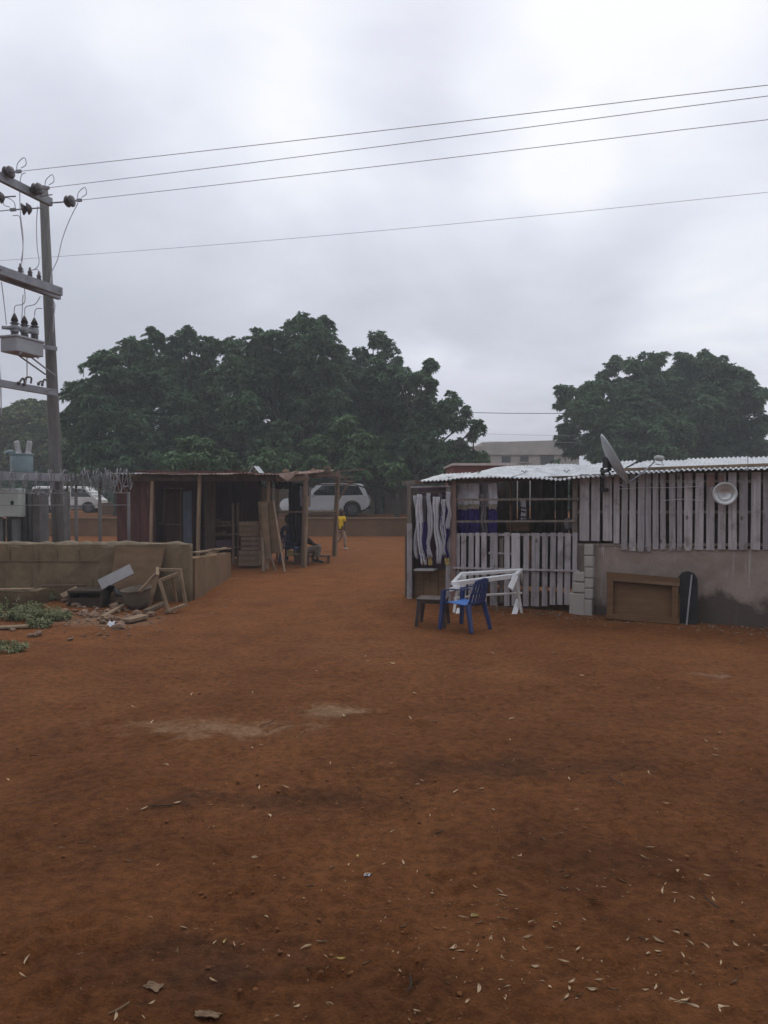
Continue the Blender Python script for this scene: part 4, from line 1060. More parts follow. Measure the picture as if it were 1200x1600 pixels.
# right hand open bay: posts, braces and projecting poles
lpost(477.5, 741, 20.9, 474, .15, m='post'); lpost(480, 775, 20.85, 476, .10, m='tan')
lpost(528, 735, 24.4, 522, .13, m='post'); lpost(530, 738, 24.3, 524.5, .07, m='tan')
mb = MB()
for a, b, w in (((531, 741, 24.4), (548, 755, 24.4), .05), ((545, 755, 24.35), (528, 782, 24.35), .06), ((478, 757, 24), (556, 757, 24.4), .04), ((520, 747, 24.2), (552, 745, 24.4), .035), ((520, 753, 24.2), (554, 752, 24.4), .035),
                ((524, 737, 24.4), (569, 733, 24.6), .035)):
    mb.bar(P(*a), P(*b), w, w)
mb.build('pole_brace', M['post'], ls)
mb = MB(); mb.tube([P(431, 800, 20.9), P(478, 800, 20.95), P(525, 799, 24.3)], .02, 6); mb.build('rail', M['post'], ls)
# posts at the back of the open bay
for px in (408, 434, 424): lpost(px, 748, 23.4, px - 1, .07, m='darkwood')
# things on the roof
def loose(nm, lab, p, s, m, rz=0, cat=None, group=None, bev=.01):
    mb = MB(); mb.box((p.x, p.y, p.z + s[2] / 2), s, rotz(rz)); return tag(mb.build(nm, M[m], bevel=bev), lab, cat or nm.replace('_', ' '), group)
p = P(512, 738, 23.2)
hb = thing('hollow_block', 'grey hollow concrete block sitting on the rusty roof corner', 'concrete block', p)
mb = MB(); mb.box(p + V((0, 0, .085)), (.19, .3, .17)); mb.box(p + V((0, 0, .172)), (.17, .28, .01)); mb.build('block', M['rock'], hb, bevel=.01)
mb = MB(); mb.box(p + V((0, -.155, .085)), (.11, .02, .09)); mb.build('cavity', M['darkopen'], hb)
rr = random.Random(14)
for px, py, s, lab in ((447, 737, .09, 'pale stone weighing down the torn rusty flap'), (463, 738, .06, 'small stone on the rusty roof right of the torn flap'), (490, 736, .085, 'pale upright stone on the roof left of the hollow block'), (498, 737, .05, 'smallest stone on the roof touching the hollow block side')):
    mb = MB(); q = P(px, py, 21.5 if px < 480 else 22.6); mb.rock(q, (s, s * .8, s * .9), rr, 2); tag(mb.build('stone', M['rock']), lab, 'stone', 'stones on the rusty roof')
fa, fb, fc = P(388, 740, 21.0), P(396, 728, 21.3), P(405, 739, 21.0)
mb = MB(); mb.grid(lambda u, v: (fa.lerp(fb, u * 2) if u < .5 else fb.lerp(fc, u * 2 - 1)) + V((0, v * .9, .02 * v)), 6, 3); tag(mb.build('folded_sheet', M['galv'], solid=.004), 'bent grey metal sheet forming a small peak on the roof', 'metal sheet')
# shelving inside
sh = thing('wooden_shelf', 'dark wooden shelf rack inside the shed right of the middle post', 'shelf', V((P(340, 860, 21.9).x, 21.9, .05)))
mb = MB()
for px in (322, 364): 
    q = P(px, 800, 21.7); mb.bar(V((q.x, 21.7, .05)), V((q.x, 21.7, 1.75)), .06, .05); mb.bar(V((q.x, 22.4, .05)), V((q.x, 22.4, 1.75)), .06, .05)
mb.build('upright', M['post'], sh)
for py in (822, 836, 856):
    q0, q1 = P(318, py, 21.7), P(369, py, 21.7); mb = MB(); mb.box(((q0.x + q1.x) / 2, 22.05, q0.z), (q1.x - q0.x, .72, .035)); mb.build('shelf', M['darkwood'], sh)
for px, py, s, lab in ((333, 822, (.34, .4, .18), 'dark carton on the top shelf at its left end'), (350, 822, (.3, .4, .12), 'flat dark parcel on the top shelf beside the carton'), (338, 836, (.5, .4, .10), 'flat dark parcel on the middle shelf'), (342, 856, (.6, .5, .22), 'long dark purple box on the lowest shelf')):
    q = P(px, py, 22.0); loose('parcel' if s[2] < .13 else 'box', lab, V((q.x, 22.0, q.z + .02)), s, 'clothm' if py == 856 else 'darkwood', cat='parcel' if s[2] < .13 else 'box')
# crates stacked at the right inside end
for px, z0, s, m, lab in ((391, .05, (.55, .5, .42), 'ply', 'bottom wooden crate of the stack by the leaning boards'), (393, .48, (.5, .5, .36), 'darkwood', 'middle wooden crate of the stack by the leaning boards'), (389, .85, (.46, .45, .40), 'ply', 'top wooden crate of the stack by the leaning boards')):
    q = P(px, 850, 21.0); t = thing('wooden_crate', lab, 'crate', V((q.x, 21.0, z0)), 'crates stacked in the shed')
    mb = MB(); mb.box((q.x, 21.0, z0 + s[2] / 2), s); mb.build('body', M[m], t, bevel=.008)
    mb = MB()
    for k in (.12, .5, .88): mb.box((q.x, 21.0 - s[1] / 2 - .006, z0 + s[2] * k), (s[0] - .03, .016, s[2] * .2))
    mb.build('slats', M['post'], t)
# boards leaning at the front of the shed
def lean_sheet(lab, c, m, nm='leaning_board', th=.02):
    a0, a1, b1, b0 = c; mb = MB(); mb.grid(lambda u, v: a0.lerp(a1, u).lerp(b0.lerp(b1, u), v), 4, 6); tag(mb.build(nm, M[m], solid=th), lab, 'board', 'boards leaning at the shed')
lean_sheet('wide brown plywood board leaning at the shed front', (P(409, 868, 20.2), P(443, 862, 20.0), P(427, 783, 20.45), P(403, 784, 20.5)), 'plyd')
lean_sheet('narrow darker board leaning over the left part of the wide board', (P(413, 872, 20.05), P(424, 874, 19.95), P(418, 786, 20.4), P(407, 786, 20.4)), 'ply')
def stick(lab, a, b, w, d, m='tan'):
    b.z = gz(b.x, b.y); mb = MB(); mb.bar(b, a, w, d); tag(mb.build('timber_batten', M[m], bevel=.003), lab, 'batten', 'battens leaning at the shed')
stick('longest pale batten leaning along the right edge of the wide board', P(427, 782, 20.4), P(445, 896, 19.55), .05, .03)
stick('short batten propping the wide board from below', P(418, 855, 20.1), P(431, 888, 19.9), .05, .03, 'post')
stick('upright batten in front of the left side of the wide board', P(410, 840, 20.2), P(412, 895, 19.6), .06, .04, 'post')
# pale boards low behind the leaning boards
for px0, px1, py0, py1, Yq, lab in ((409, 424, 762, 785, 23.2, 'square pale panel fixed high behind the leaning boards'), (430, 436, 764, 800, 23.3, 'narrow pale upright strip right of the square panel')):
    a, b = P(px0, py1, Yq), P(px1, py0, Yq); mb = MB(); mb.box(((a.x + b.x) / 2, Yq, (a.z + b.z) / 2), (b.x - a.x, .03, b.z - a.z)); mb.build('side_panel', M['beige'], ls)
# cloths hanging from the beam
def cloth(nm, lab, p0, p1, zb, m, seed, cat, group=None, fold=.03, taper=.8, drift=0, nf=4, parent=None, wav=0):
    """hung cloth: top edge p0-p1, folds along its width, narrows or drifts downwards"""
    p0, p1 = V(p0), V(p1); d = p1 - p0; s = V((d.y, -d.x, 0)).normalized(); zt_ = (p0.z + p1.z) / 2; H = zt_ - zb
    def fn(u, v):
        k = ((1 - v) + v * taper) * (1 - wav * (.5 + .5 * math.sin(v * 9 + seed * 2.3))); uu = .5 + (u - .5) * k + drift * v * v
        q = p0 + d * uu
        f = fold * (.4 + .6 * v) * math.sin(u * nf * 2 * math.pi + seed) + .02 * mnoise.noise((u * 3, v * 4, seed))
        side = (.05 + .10 * wav) * H * mnoise.noise((seed, v * 3.1, .5)) * (v > 0)
        q = q + s * f + d.normalized() * side
        q.z = p0.z + (p1.z - p0.z) * uu - H * v + (.03 * mnoise.noise((u * 5, seed, 2)) if v > .9 else 0)
        return q
    mb = MB(); mb.grid(fn, 24, 18); o = mb.build(nm, M[m], parent, smooth=True, solid=.006)
    if not parent: tag(o, lab, cat, group)
    return o
cloth('hanging_cloth', 'dark cloth hanging straight from the beam left of the thick post', P(452, 755, 21.6), P(476, 755, 21.6), P(0, 846, 21.6).z, 'clothd', 3.0, 'cloth', 'cloths hung in the shed', .05, .9)
cloth('hanging_cloth', 'grey lavender cloth hung by the top of the thick post', P(467, 760, 21.3), P(486, 762, 21.3), P(0, 792, 21.3).z, 'clothg', 5.0, 'cloth', 'cloths hung in the shed', .04, .8)
cloth('hanging_cloth', 'brown cloth bunched under the roof left of the dark cloth', P(428, 747, 21.8), P(456, 747, 21.8), P(0, 764, 21.8).z, 'clothd', 7.0, 'cloth', 'cloths hung in the shed', .05, .8)
# low bench
bn = thing('low_bench', 'low dark wooden bench on the ground beside the seated man', 'bench', V((P(500, 872, 22.2).x, 22.2, .02)))
q0, q1 = P(474, 868, 22.3), P(516, 868, 22.3)
mb = MB(); mb.box(((q0.x + q1.x) / 2, 22.35, .20), (q1.x - q0.x, .3, .05)); mb.build('seat', M['darkwood'], bn)
for q in (q0, q1):
    mb = MB(); mb.box((q.x + (.06 if q is q0 else -.06), 22.35, .08), (.06, .26, .2)); mb.build('leg', M['darkwood'], bn)
loose('plastic_container', 'pale yellow plastic container standing under the blue chair', P(453.5, 869, 22.1), (.18, .16, .17), 'clothy', cat='container')

# ================================================================ right shed
FS = -.47                                            # slope of the shop front in plan
def FY(x): return 14.2 + FS * x
TU = V((1, FS, 0)).normalized(); TN = V((TU.y, -TU.x, 0))      # along the front (to the right), out towards the yard
def F(px, py, out=0.0):
    """point on the plane of the shop front, moved `out` metres towards the yard"""
    lo, hi = 4.0, 20.0
    for _ in range(40):
        Y = (lo + hi) / 2; p = P(px, py, Y); dd = (p - V((0, 14.2, 0))).dot(TN)
        if dd > out: lo = Y
        else: hi = Y
    return P(px, py, (lo + hi) / 2)
def FG(px, out=0.0):
    p = F(px, 940, out); return V((p.x, p.y, gz(p.x, p.y)))
rs = thing('board_shed', 'long grey board shed with a corrugated roof, right of the path', 'shed', FG(900, -1))
UPN = tuple(TN)
rr = random.Random(33)
def slat(mb, xa, xb, ya, yb, out=.03, tilt=0, ragged=0, th=.022):
    """one upright board between pixel columns xa..xb, rows ya (top)..yb (foot)"""
    xm = (xa + xb) / 2; t = F(xm + tilt, ya, out); b = F(xm, yb, out)
    w = (F(xb, 800, out) - F(xa, 800, out)).length * .93
    b.x, b.y = F(xm, 800, out).x, F(xm, 800, out).y
    if ragged:
        m_ = b + (t - b) * .03; mb.bar(m_, t, w, th, up=UPN, w1=w * rr.uniform(.94, 1.0))
        mb.bar(b - V((0, 0, ragged * rr.random())), m_, w * rr.uniform(.66, .97), th, up=UPN, w1=w)
    else: mb.bar(b, t, w, th, up=UPN, w1=w * rr.uniform(.93, 1.0))
# upper boards over the concrete base
ups = [(95,155),(163,217),(232,290),(295,332),(340,378),(388,428),(435,478),(483,518),(525,562),(570,604),(622,662),(668,700),(708,760),(770,825),(838,890),(905,955),(968,1022),(1030,1085),(1098,1158),(1170,1225),(1236,1290),(1298,1350),(1362,1410),(1420,1475)]
mb = MB(); mbr = MB()
for i, (a, b) in enumerate(ups):
    xa, xb = 880 + a * .26667, 880 + b * .26667
    yb = 845 if i < 3 else 849 if i == 3 else 859 + rr.uniform(-1, 1)
    yt = 741 - (xa - 900) * .012
    slat(mbr if i in (14,) else mb, xa, xb, yt, yb, .035 + rr.uniform(0, .008), tilt=rr.uniform(-1.1, 1.1), ragged=.04 if 4 < i < 13 else 0)
mb.build('board_wall', M['slat'], rs); mbr.build('board', M['slat'], rs)
mb = MB(); 
for py, o in ((752, .0), (800, .0), (851, .0)): mb.bar(F(903, py, o), F(1290, py, o), .04, .07, up=UPN)
mb.build('rail', M['slat2'], rs)
mb = MB(); a, b = F(900, 800, -.25), F(1290, 800, -.25); board_wall(mb, V((a.x, a.y, 0)), V((b.x, b.y, 0)), .9, 2.32, .2, .002, rr, .01, 0); mb.build('lining', M['darkwood'], rs)
# reddish faded paint patch on two boards
mb = MB(); slat(mb, 1104, 1117, 741, 760, .052, th=.004); slat(mb, 1121, 1132, 742, 753, .052, th=.004); mb.build('painted_patch', M['redpost'], rs)
# concrete base
a, b = FG(929, -.04), FG(1300, -.04)
mb = MB(); wobble_wall(mb, a, b, .12, -.15, F(1100, 856).z, 40, .008, 9); mb.build('base_wall', M['shopbase'], rs)
# stacked blocks at the corner of the base
t = thing('block_pillar', 'pale pillar of stacked concrete blocks at the corner of the grey shed', 'pillar', FG(921, .12))
zs = [941, 920, 904, 886, 869, 851]; mb = MB(); zb = gz(*FG(921)[:2]) - .03
for i in range(6):
    ztp = F(921, [936, 919, 903, 886, 868, 850][i], .1).z; c = F(921 + rr.uniform(-.8, .8), 900, .06); mb.box((c.x, c.y, (zb + ztp) / 2), (.145, .17, ztp - zb - .008), rotz(math.atan(FS) + rr.uniform(-.06, .06))); zb = ztp
mb.build('blocks', M['screed'], t, bevel=.018)
t = thing('block_stack', 'shorter crooked stack of concrete blocks left of the block pillar', 'block stack', FG(905, .1))
mb = MB(); zb = gz(*FG(905)[:2]) - .03
for i, (px, w, py) in enumerate(((903, .25, 926), (905, .20, 909), (906, .18, 893))):
    ztp = F(px, py, .1).z; c = F(px, 900, .07); mb.box((c.x, c.y, (zb + ztp) / 2), (w, .17, ztp - zb - .01), rotz(math.atan(FS) + rr.uniform(-.1, .1))); zb = ztp
mb.build('blocks', M['screed'], t, bevel=.02)
mb = MB(); c = F(909, 900, .0); mb.box((c.x, c.y, (F(909, 893).z + F(909, 849).z) / 2), (.12, .05, F(909, 849).z - F(909, 893).z), rotz(math.atan(FS))); mb.build('infill_board', M['slat2'], rs)
# lower boards under the shop window
lows = [(402,435),(447,480),(490,517),(530,565),(583,633),(672,708),(718,775),(790,828),(838,893),(908,945),(957,995),(1003,1040),(1048,1087),(1097,1130)]
mb = MB()
for i, (a, b) in enumerate(lows):
    xa, xb = 620 + a * .25, 620 + b * .25
    slat(mb, xa, xb, 832.5 + rr.uniform(-.6, .6) - (i == 0) * 0, 947 - (i > 9) * 2, .03 + rr.uniform(0, .008), tilt=rr.uniform(-.9, .9))
slat(mb, 712, 719, 834, 944, .028)
mb.build('board_wall', M['slat'], rs)
mb = MB(); slat(mb, 780, 787, 840, 942, -.03); mb.build('board', M['slat2'], rs)
mb = MB(); mb.bar(F(708, 887, .062), F(905, 892, .062), .03, .06, up=UPN); mb.bar(F(712, 835, -.0), F(903, 836, -.0), .04, .05, up=UPN); mb.bar(F(764, 864, .0), F(800, 865, .0), .03, .05, up=UPN)
mb.build('rail', M['slat'], rs)
mb = MB(); mb.bar(F(708, 781, .03), F(905, 779.5, .03), .035, .05, up=UPN); mb.bar(F(708, 815, .03), F(902, 814, .03), .035, .05, up=UPN); mb.build('window_rail', M['slat2'], rs)
# jambs and lintel
def jamb(xa, xb, py0, m, out=.045, th=.05, nm='post'):
    mb = MB(); xm = (xa + xb) / 2; t = F(xm, py0, out); b = V((t.x, t.y, gz(t.x, t.y) - .1)); w = (F(xb, 800, out) - F(xa, 800, out)).length; mb.bar(b, t, w, th, up=UPN); return mb.build(nm, M[m], rs, bevel=.004)
jamb(705, 713, 751, 'redpost'); jamb(697, 704.5, 759, 'slat', .05, .03); jamb(637, 643.5, 755, 'slat2', .02, .05); jamb(636, 644, 818, 'slat', .06, .03)
jamb(633, 635.5, 829, 'post', -.15, .05); jamb(895, 903, 748, 'slat2', -.0, .05); jamb(797, 799.5, 750, 'darkwood', -.08, .04)
mb = MB(); mb.bar(F(644, 761, .05), F(704.5, 759.5, .05), .03, .125, up=UPN); mb.build('lintel', M['slat'], rs)
mb = MB(); mb.bar(F(630, 755, -.1), F(652, 754, -.1), .08, .06, up=UPN); mb.build('beam_end', M['slat2'], rs)
mb = MB(); mb.bar(F(650, 753, -.03), F(1300, 735, -.03), .06, .08, up=UPN); mb.build('wall_plate', M['darkwood'], rs)
# door bay: mauve backing and the low counter
BK = -TN
mb = MB(); a, b = F(645, 800, -.5), F(703, 800, -.5); board_wall(mb, V((a.x, a.y, 0)), V((b.x, b.y, 0)), .4, 2.15, .2, .002, rr, .01, 0); mb.build('backing', M['clothm'], rs)
mb = MB(); a, b = F(648, 900, -.06), F(697, 900, -.06); board_wall(mb, V((a.x, a.y, 0)), V((b.x, b.y, 0)), .0, F(670, 889, -.06).z, .16, .006, rr, .02, 0); mb.build('counter_front', M['plyd'], rs)
mb = MB(); q0, q1 = F(650, 890, .06), F(681, 890, .06); mb.bar(q0, q1, .22, .035); mb.build('counter_top', M['greyplank'], rs, bevel=.005)
# interior: back wall with gaps, side walls, floor counter
DEP = 2.7
bl, br = F(705, 800) + BK * DEP, F(1290, 800) + BK * DEP
mb = MB(); d = br - bl; d.z = 0; L_ = d.length; x = 0; d.normalize()
while x < L_:
    w = rr.uniform(.10, .17); q = bl + d * (x + w / 2); mb.bar(V((q.x, q.y, .1)), V((q.x + rr.uniform(-.02, .02), q.y, 2.55)), w, .02, up=UPN); x += w + (rr.choice([.006, .012, .02, .03]) if 1.0 < x < 4.2 else .004)
mb.build('back_wall', M['slat2'], rs)
for pxs, nm in ((700, 'side_wall'), (1288, 'side_wall'), (935, 'partition')):
    a = F(pxs, 800, -.06); b = a + BK * (DEP - .1); mb = MB(); board_wall(mb, V((a.x, a.y, 0)), V((b.x, b.y, 0)), .05, 2.3, .16, .01 if pxs != 935 else .003, rr); mb.build(nm, M['slat2'], rs)
mb = MB(); a = F(640, 800, -.1); b = a + BK * .8; board_wall(mb, V((a.x, a.y, 0)), V((b.x, b.y, 0)), .05, 2.15, .2, .01, rr); mb.build('side_wall', M['slat2'], rs)
# roof: overlapping corrugated sheets
def eave(px):
    pts = [(654, 752.5), (700, 750.5), (720, 748), (770, 747), (840, 747), (872, 751), (900, 748), (950, 745.5), (975, 739), (1100, 736), (1200, 733), (1320, 729)]
    for (xa, ya), (xb, yb) in zip(pts, pts[1:]):
        if px <= xb: return ya + (yb - ya) * (px - xa) / (xb - xa)
    return pts[-1][1]
OUT = .22
def roofsheet(pa, pb, depth, rise, m, lift=0, waves=None, edge=.02, wob=.012, amp=.013):
    N_ = 14; rr2 = random.Random(int(pa * 7)); pl = [F(pa + (pb - pa) * k / N_, eave(pa + (pb - pa) * k / N_), OUT) for k in range(N_ + 1)]
    L_ = (pl[-1] - pl[0]).length; waves = L_ / .076; nu = int(waves * 8); sd = rr2.random() * 30
    def fn(u, v):
        i = min(int(u * N_), N_ - 1); q = pl[i].lerp(pl[i + 1], u * N_ - i)
        q = q + BK * (depth * v + edge * mnoise.noise((u * L_ * 4, sd, 0)) * (1 - v))
        q.z += lift + rise * v + amp * math.sin(u * waves * 2 * math.pi) + wob * mnoise.noise((u * L_ * 1.2, v * 3, sd))
        return q
    mb = MB(); mb.grid(fn, nu, 10); return mb.build('roof_sheet', M[m], rs, smooth=True, solid=.002)
roofsheet(655, 704, 1.15, .16, 'galv')
roofsheet(699, 800, 2.9, .30, 'galv', .012)
roofsheet(792, 892, 3.0, .34, 'galv', .0)
roofsheet(884, 958, 3.0, .36, 'galv', .014)
roofsheet(952, 1062, 3.0, .30, 'galv', .0)
roofsheet(1054, 1168, 3.0, .31, 'galv', .012)
roofsheet(1160, 1320, 3.0, .31, 'galv', .0)
# plank lying on the roof
mb = MB(); a, b = F(972, 735, -.08), F(1320, 723.5, -.32); mb.bar(a + V((0, 0, .012)), b + V((0, 0, .012)), .13, .045, up=(0, 0, 1)); tag(mb.build('roof_plank', M['tan'], bevel=.004), 'long pale plank lying along the corrugated roof behind the dish arm', 'plank')
# small dents or tears are real bent tongues of metal
for i, (px, py) in enumerate(((748, 741), (820, 740), (886, 739.5))):
    mb = MB(); q = F(px, py, -.35); mb.grid(lambda u, v: q + TU * ((u - .5) * .10) + TN * (v * .05) + V((0, 0, .035 + .02 * math.sin(u * 6.28 * 1.5))), 8, 2); mb.build('roof_tear', M['trim'], rs, solid=.003)
# strands of string across the boards
mb = MB(); mb.tube([F(966, 764, .09), F(1000, 762, .08), F(1040, 762, .08), F(1095, 760, .08)], .004, 4); mb.tube([F(1036, 782, .08), F(1062, 780, .08), F(1100, 782, .08)], .004, 4); tag(mb.build('string', M['clothw']), 'thin pale string stretched across the grey boards', 'string')

# pale wall added behind the shed so that its gaps look bright
mb = MB(); wobble_wall(mb, V((5.2, 20.5, 0)), V((14.5, 18.5, 0)), .2, -.1, 2.3, 20, .01, 12); tag(mb.build('added_pale_wall', M['gapwall']), 'pale wall added behind the grey shed to brighten its gaps', 'wall')

# goods hanging in the doorway and window
i = 0
for px0, px1, py0, py1, m, lab, drift, out in (
        (646, 651, 774, 872, 'clothw', 'thin white garment hanging at the left end of the doorway', .1, .07),
        (649, 661, 772, 881, 'clothw', 'longest white garment hanging left in the doorway', .45, .12),
        (656, 666, 774, 862, 'clothg', 'grey lavender garment behind the longest white one', .0, .04),
        (657, 668, 815, 874, 'clothp', 'purple garment low in the doorway above the yellow hem', .0, .10),
        (666, 674, 770, 871, 'clothw', 'white garment twisted in the middle of the doorway', .25, .11),
        (676, 688, 776, 880, 'clothw', 'wide white garment right of the middle of the doorway', .35, .12),
        (683, 691, 770, 868, 'clothg', 'grey white garment partly behind the wide white one', .1, .07),
        (690, 698, 780, 867, 'clothw', 'thin white garment beside the right door jamb', .2, .10),
        (697, 704, 768, 826, 'clothw', 'short white garment hung on the right door jamb', .2, .12),
        (690, 704, 790, 872, 'clothp', 'dim purple garment at the right of the doorway', .0, .09)):
    i += 1
    cloth('hanging_garment', lab, F(px0, py0, out), F(px1, py0 + .3, out), F(px0, py1, out).z, m, i * 1.7, 'garment', 'clothes hung in the doorway', .030, .85, drift, 2.5, None, .38)
for px0, px1, lab in ((662, 666, 'small yellow tag hem left of the other two'), (669, 675, 'yellow hem in the middle of the doorway foot'), (695, 702, 'yellow hem at the right end of the doorway foot')):
    cloth('yellow_hem', lab + ' under the hanging clothes', F(px0, 870, .09), F(px1, 870, .09), F(px0, 882.5, .09).z, 'clothy', 9.1 + px0, 'cloth', 'yellow hems in the doorway', .006, 1, 0, 1)
mb = MB(); mb.tube([F(645, 771, .06), F(672, 769, .08), F(704, 768, .07)], .008, 5); mb.build('hanging_rail', M['post'], rs)
# jerseys in the window: white top with strap marks, yellow band, purple body
def jersey(lab, xa, xb, ysplit, yb, out, seed):
    t = thing('hanging_jersey', lab, 'jersey', F((xa + xb) / 2, yb, out), 'jerseys hung in the shop window')
    cloth('yoke', '', F(xa, 754, out), F(xb, 754, out), F(xa, ysplit - 5, out).z, 'clothw', seed, '', None, .012, 1, 0, 1.5, t)
    cloth('band', '', F(xa + .5, ysplit - 8, out + .012), F(xb - .5, ysplit - 7, out + .012), F(xa, ysplit + 1, out).z, 'clothc', seed + 1, '', None, .010, 1, 0, 1.5, t)
    cloth('body', '', F(xa, ysplit, out + .004), F(xb, ysplit, out + .004), F(xa, yb, out).z, 'clothp', seed + 2, '', None, .014, 1, 0, 2, t)
jersey('purple and white jersey at the left end of the shop window', 715, 731, 796, 836, -.14, 1.3)
jersey('purple and white jersey second from the left in the shop window', 731.5, 749, 795, 836, -.15, 2.6)
jersey('purple and white jersey hanging apart at the right of the group', 763, 777, 795, 834, -.15, 4.4)
cloth('white_sheet', 'white cloth sheet stretched behind the jerseys in the window', F(713, 753, -.32), F(777, 752, -.32), F(720, 792, -.3).z, 'clothw', 6.1, 'sheet', None, .012, 1, 0, 2)
for px0, px1, lab, sd_ in ((750, 755, 'white strap hanging between the jerseys, nearer the left pair', 2.2), (756.5, 760, 'narrower white strap left of the lone jersey', 3.3)):
    cloth('hanging_strap', lab, F(px0, 772, -.12), F(px1, 772, -.12), F(px0, 833, -.12).z, 'clothg', sd_, 'strap', 'straps in the shop window', .006, .7, .5, 1)
cloth('patterned_towel', 'narrow black and white cloth hanging in the middle of the window', F(814, 780, -.3), F(822, 780, -.3), F(818, 812, -.3).z, 'clothw', 8.3, 'towel', None, .01, 1, 0, 1)
mb = MB()
for py in (793, 799, 807): mb.bar(F(814, py, -.285), F(822, py + 1, -.285), .02, .045, up=UPN)
tag(mb.build('dark_scarf', M['clothd']), 'dark scarf bands wrapped over the black and white cloth', 'scarf')
loose('cardboard_box', 'brown box on the shop counter behind the lower window rail', F(812, 829, -.7), (.42, .3, .18), 'plyd', math.atan(FS), 'box'); loose('goods_bag', 'grey bulging bag at the right end of the shop window', F(891, 829, -.3), (.20, .18, .22), 'clothg', .2, 'bag', None, .06)
mb = MB(); a, b = F(712, 835, -.75), F(900, 835, -.75); mb.bar(V((a.x, a.y, 1.22)), V((b.x, b.y, 1.22)), .8, .04); mb.build('counter', M['darkwood'], rs)

# wash basin hung on the boards
c = F(1133, 771.5, .07); rb = 18 / 1200 * c.y
wb_ = thing('metal_basin', 'round dented metal basin hung on the grey boards', 'basin', c - V((0, 0, rb)))
mb = MB(); m4 = align(c, TN)
mb.lathe([(.004, .012), (rb * .44, .012), (rb * .50, .02), (rb * .74, .085), (rb * .80, .092), (rb * .97, .098), (rb, .094), (rb * .98, .088), (rb * .79, .082), (rb * .53, .006), (rb * .42, .0), (.004, .0)], m4, 36)
mb.build('bowl', M['alu'], wb_, smooth=True)

# satellite dish
Yd = F(957, 720, .45).y
c = P(957, 719.5, Yd); nd = V((.86, -.19, .49)).normalized(); Rd = 44 / 1200 * Yd
sdh = thing('satellite_dish', 'grey satellite dish seen almost edge on above the corrugated roof', 'satellite dish', F(942, 765, .06))
m4 = align(c - nd * .05, nd); prof = [(.003, 0)] + [(Rd * k / 10, .10 * (k / 10) ** 2 * Rd / .45) for k in range(1, 11)]
prof += [(Rd * 1.015, prof[-1][1] + .006)] + [(Rd * k / 10, .10 * (k / 10) ** 2 * Rd / .45 - .012) for k in range(10, 0, -1)] + [(.003, -.012)]
mb = MB(); mb.lathe(prof, m4, 40); mb.build('reflector', M['dish'], sdh, smooth=True)
lnb = P(1027, 717, Yd + .1)
mb = MB(); mb.tube([P(979, 757, Yd + .02), P(1005, 738, Yd + .05), P(1023, 721, Yd + .1)], .016, 6); mb.tube([P(1031, 716, Yd + .1), P(1037, 727, Yd + .12), P(1024, 725, Yd + .1)], .008, 5); mb.tube([P(968, 757, Yd + .1), P(974, 760, Yd + .05), P(980, 758, Yd + .02)], .014, 6); mb.build('feed_arm', M['steel'], sdh, smooth=True)
mb = MB(); mb.lathe([(.03, -.07), (.045, -.06), (.045, .03), (.03, .045), (.03, .065), (.0, .065)], align(lnb + V((.02, 0, .01)), (-.97, -.1, .12)), 12, True); mb.lathe([(.02, -.03), (.03, .0), (.02, .03)], align(lnb + V((.075, 0, .015)), (1, 0, 0)), 10, True); mb.build('receiver', M['cabbox'], sdh, smooth=True)
mb = MB(); pb = F(941, 766, .12); pt = F(941, 731, .12)
mb.tube([pt, pb], .028, 8); mb.box(F(944, 765.5, .10), (.12, .14, .06), rotz(math.atan(FS))); mb.tube([F(941, 738, .12), F(953, 733, .3), c - nd * .06], .03, 8)
for k in range(4): mb.tube([F(938 + k * 6, 735 + k % 2 * 2, .25), F(944 + k * 5, 741 - k % 2 * 4, .3)], .014, 5)
mb.box(c - nd * .07, (.12, .16, .16), rotz(.2)); mb.build('mount', M['trim'], sdh)

# brown timber frame leaning on the base
pf = thing('wooden_tray', 'shallow brown wooden tray leaning on the concrete base of the shed', 'wooden tray', FG(1005, .3))
A, Bp = F(948, 966, .35), F(1062, 975, .35); A.z = gz(A.x, A.y); Bp.z = gz(Bp.x, Bp.y)
C_, D_ = F(1063, 906, .14), F(949, 896, .14)
nf_ = (Bp - A).cross(D_ - A).normalized(); nf_ = nf_ if nf_.y < 0 else -nf_
def quadp(u, v, o=0): return A.lerp(Bp, u).lerp(D_.lerp(C_, u), v) + nf_ * o
mb = MB(); mb.grid(lambda u, v: quadp(u, v, .0), 6, 6); mb.build('panel', M['cabinet'], pf, solid=.02)
for (u0, v0, u1, v1) in ((0, .05, 1, .05), (0, .95, 1, .95), (.055, .1, .055, .9), (.94, .1, .94, .9)):
    mb = MB(); mb.bar(quadp(u0, v0, .045), quadp(u1, v1, .045), .09, .11, up=tuple(nf_)); mb.build('rail', M['cabinet'], pf, bevel=.006)
mb = MB(); mb.bar(quadp(.04, .86, .09), quadp(1, .86, .11), .05, .02, up=tuple(nf_)); mb.build('batten', M['plyd'], pf)
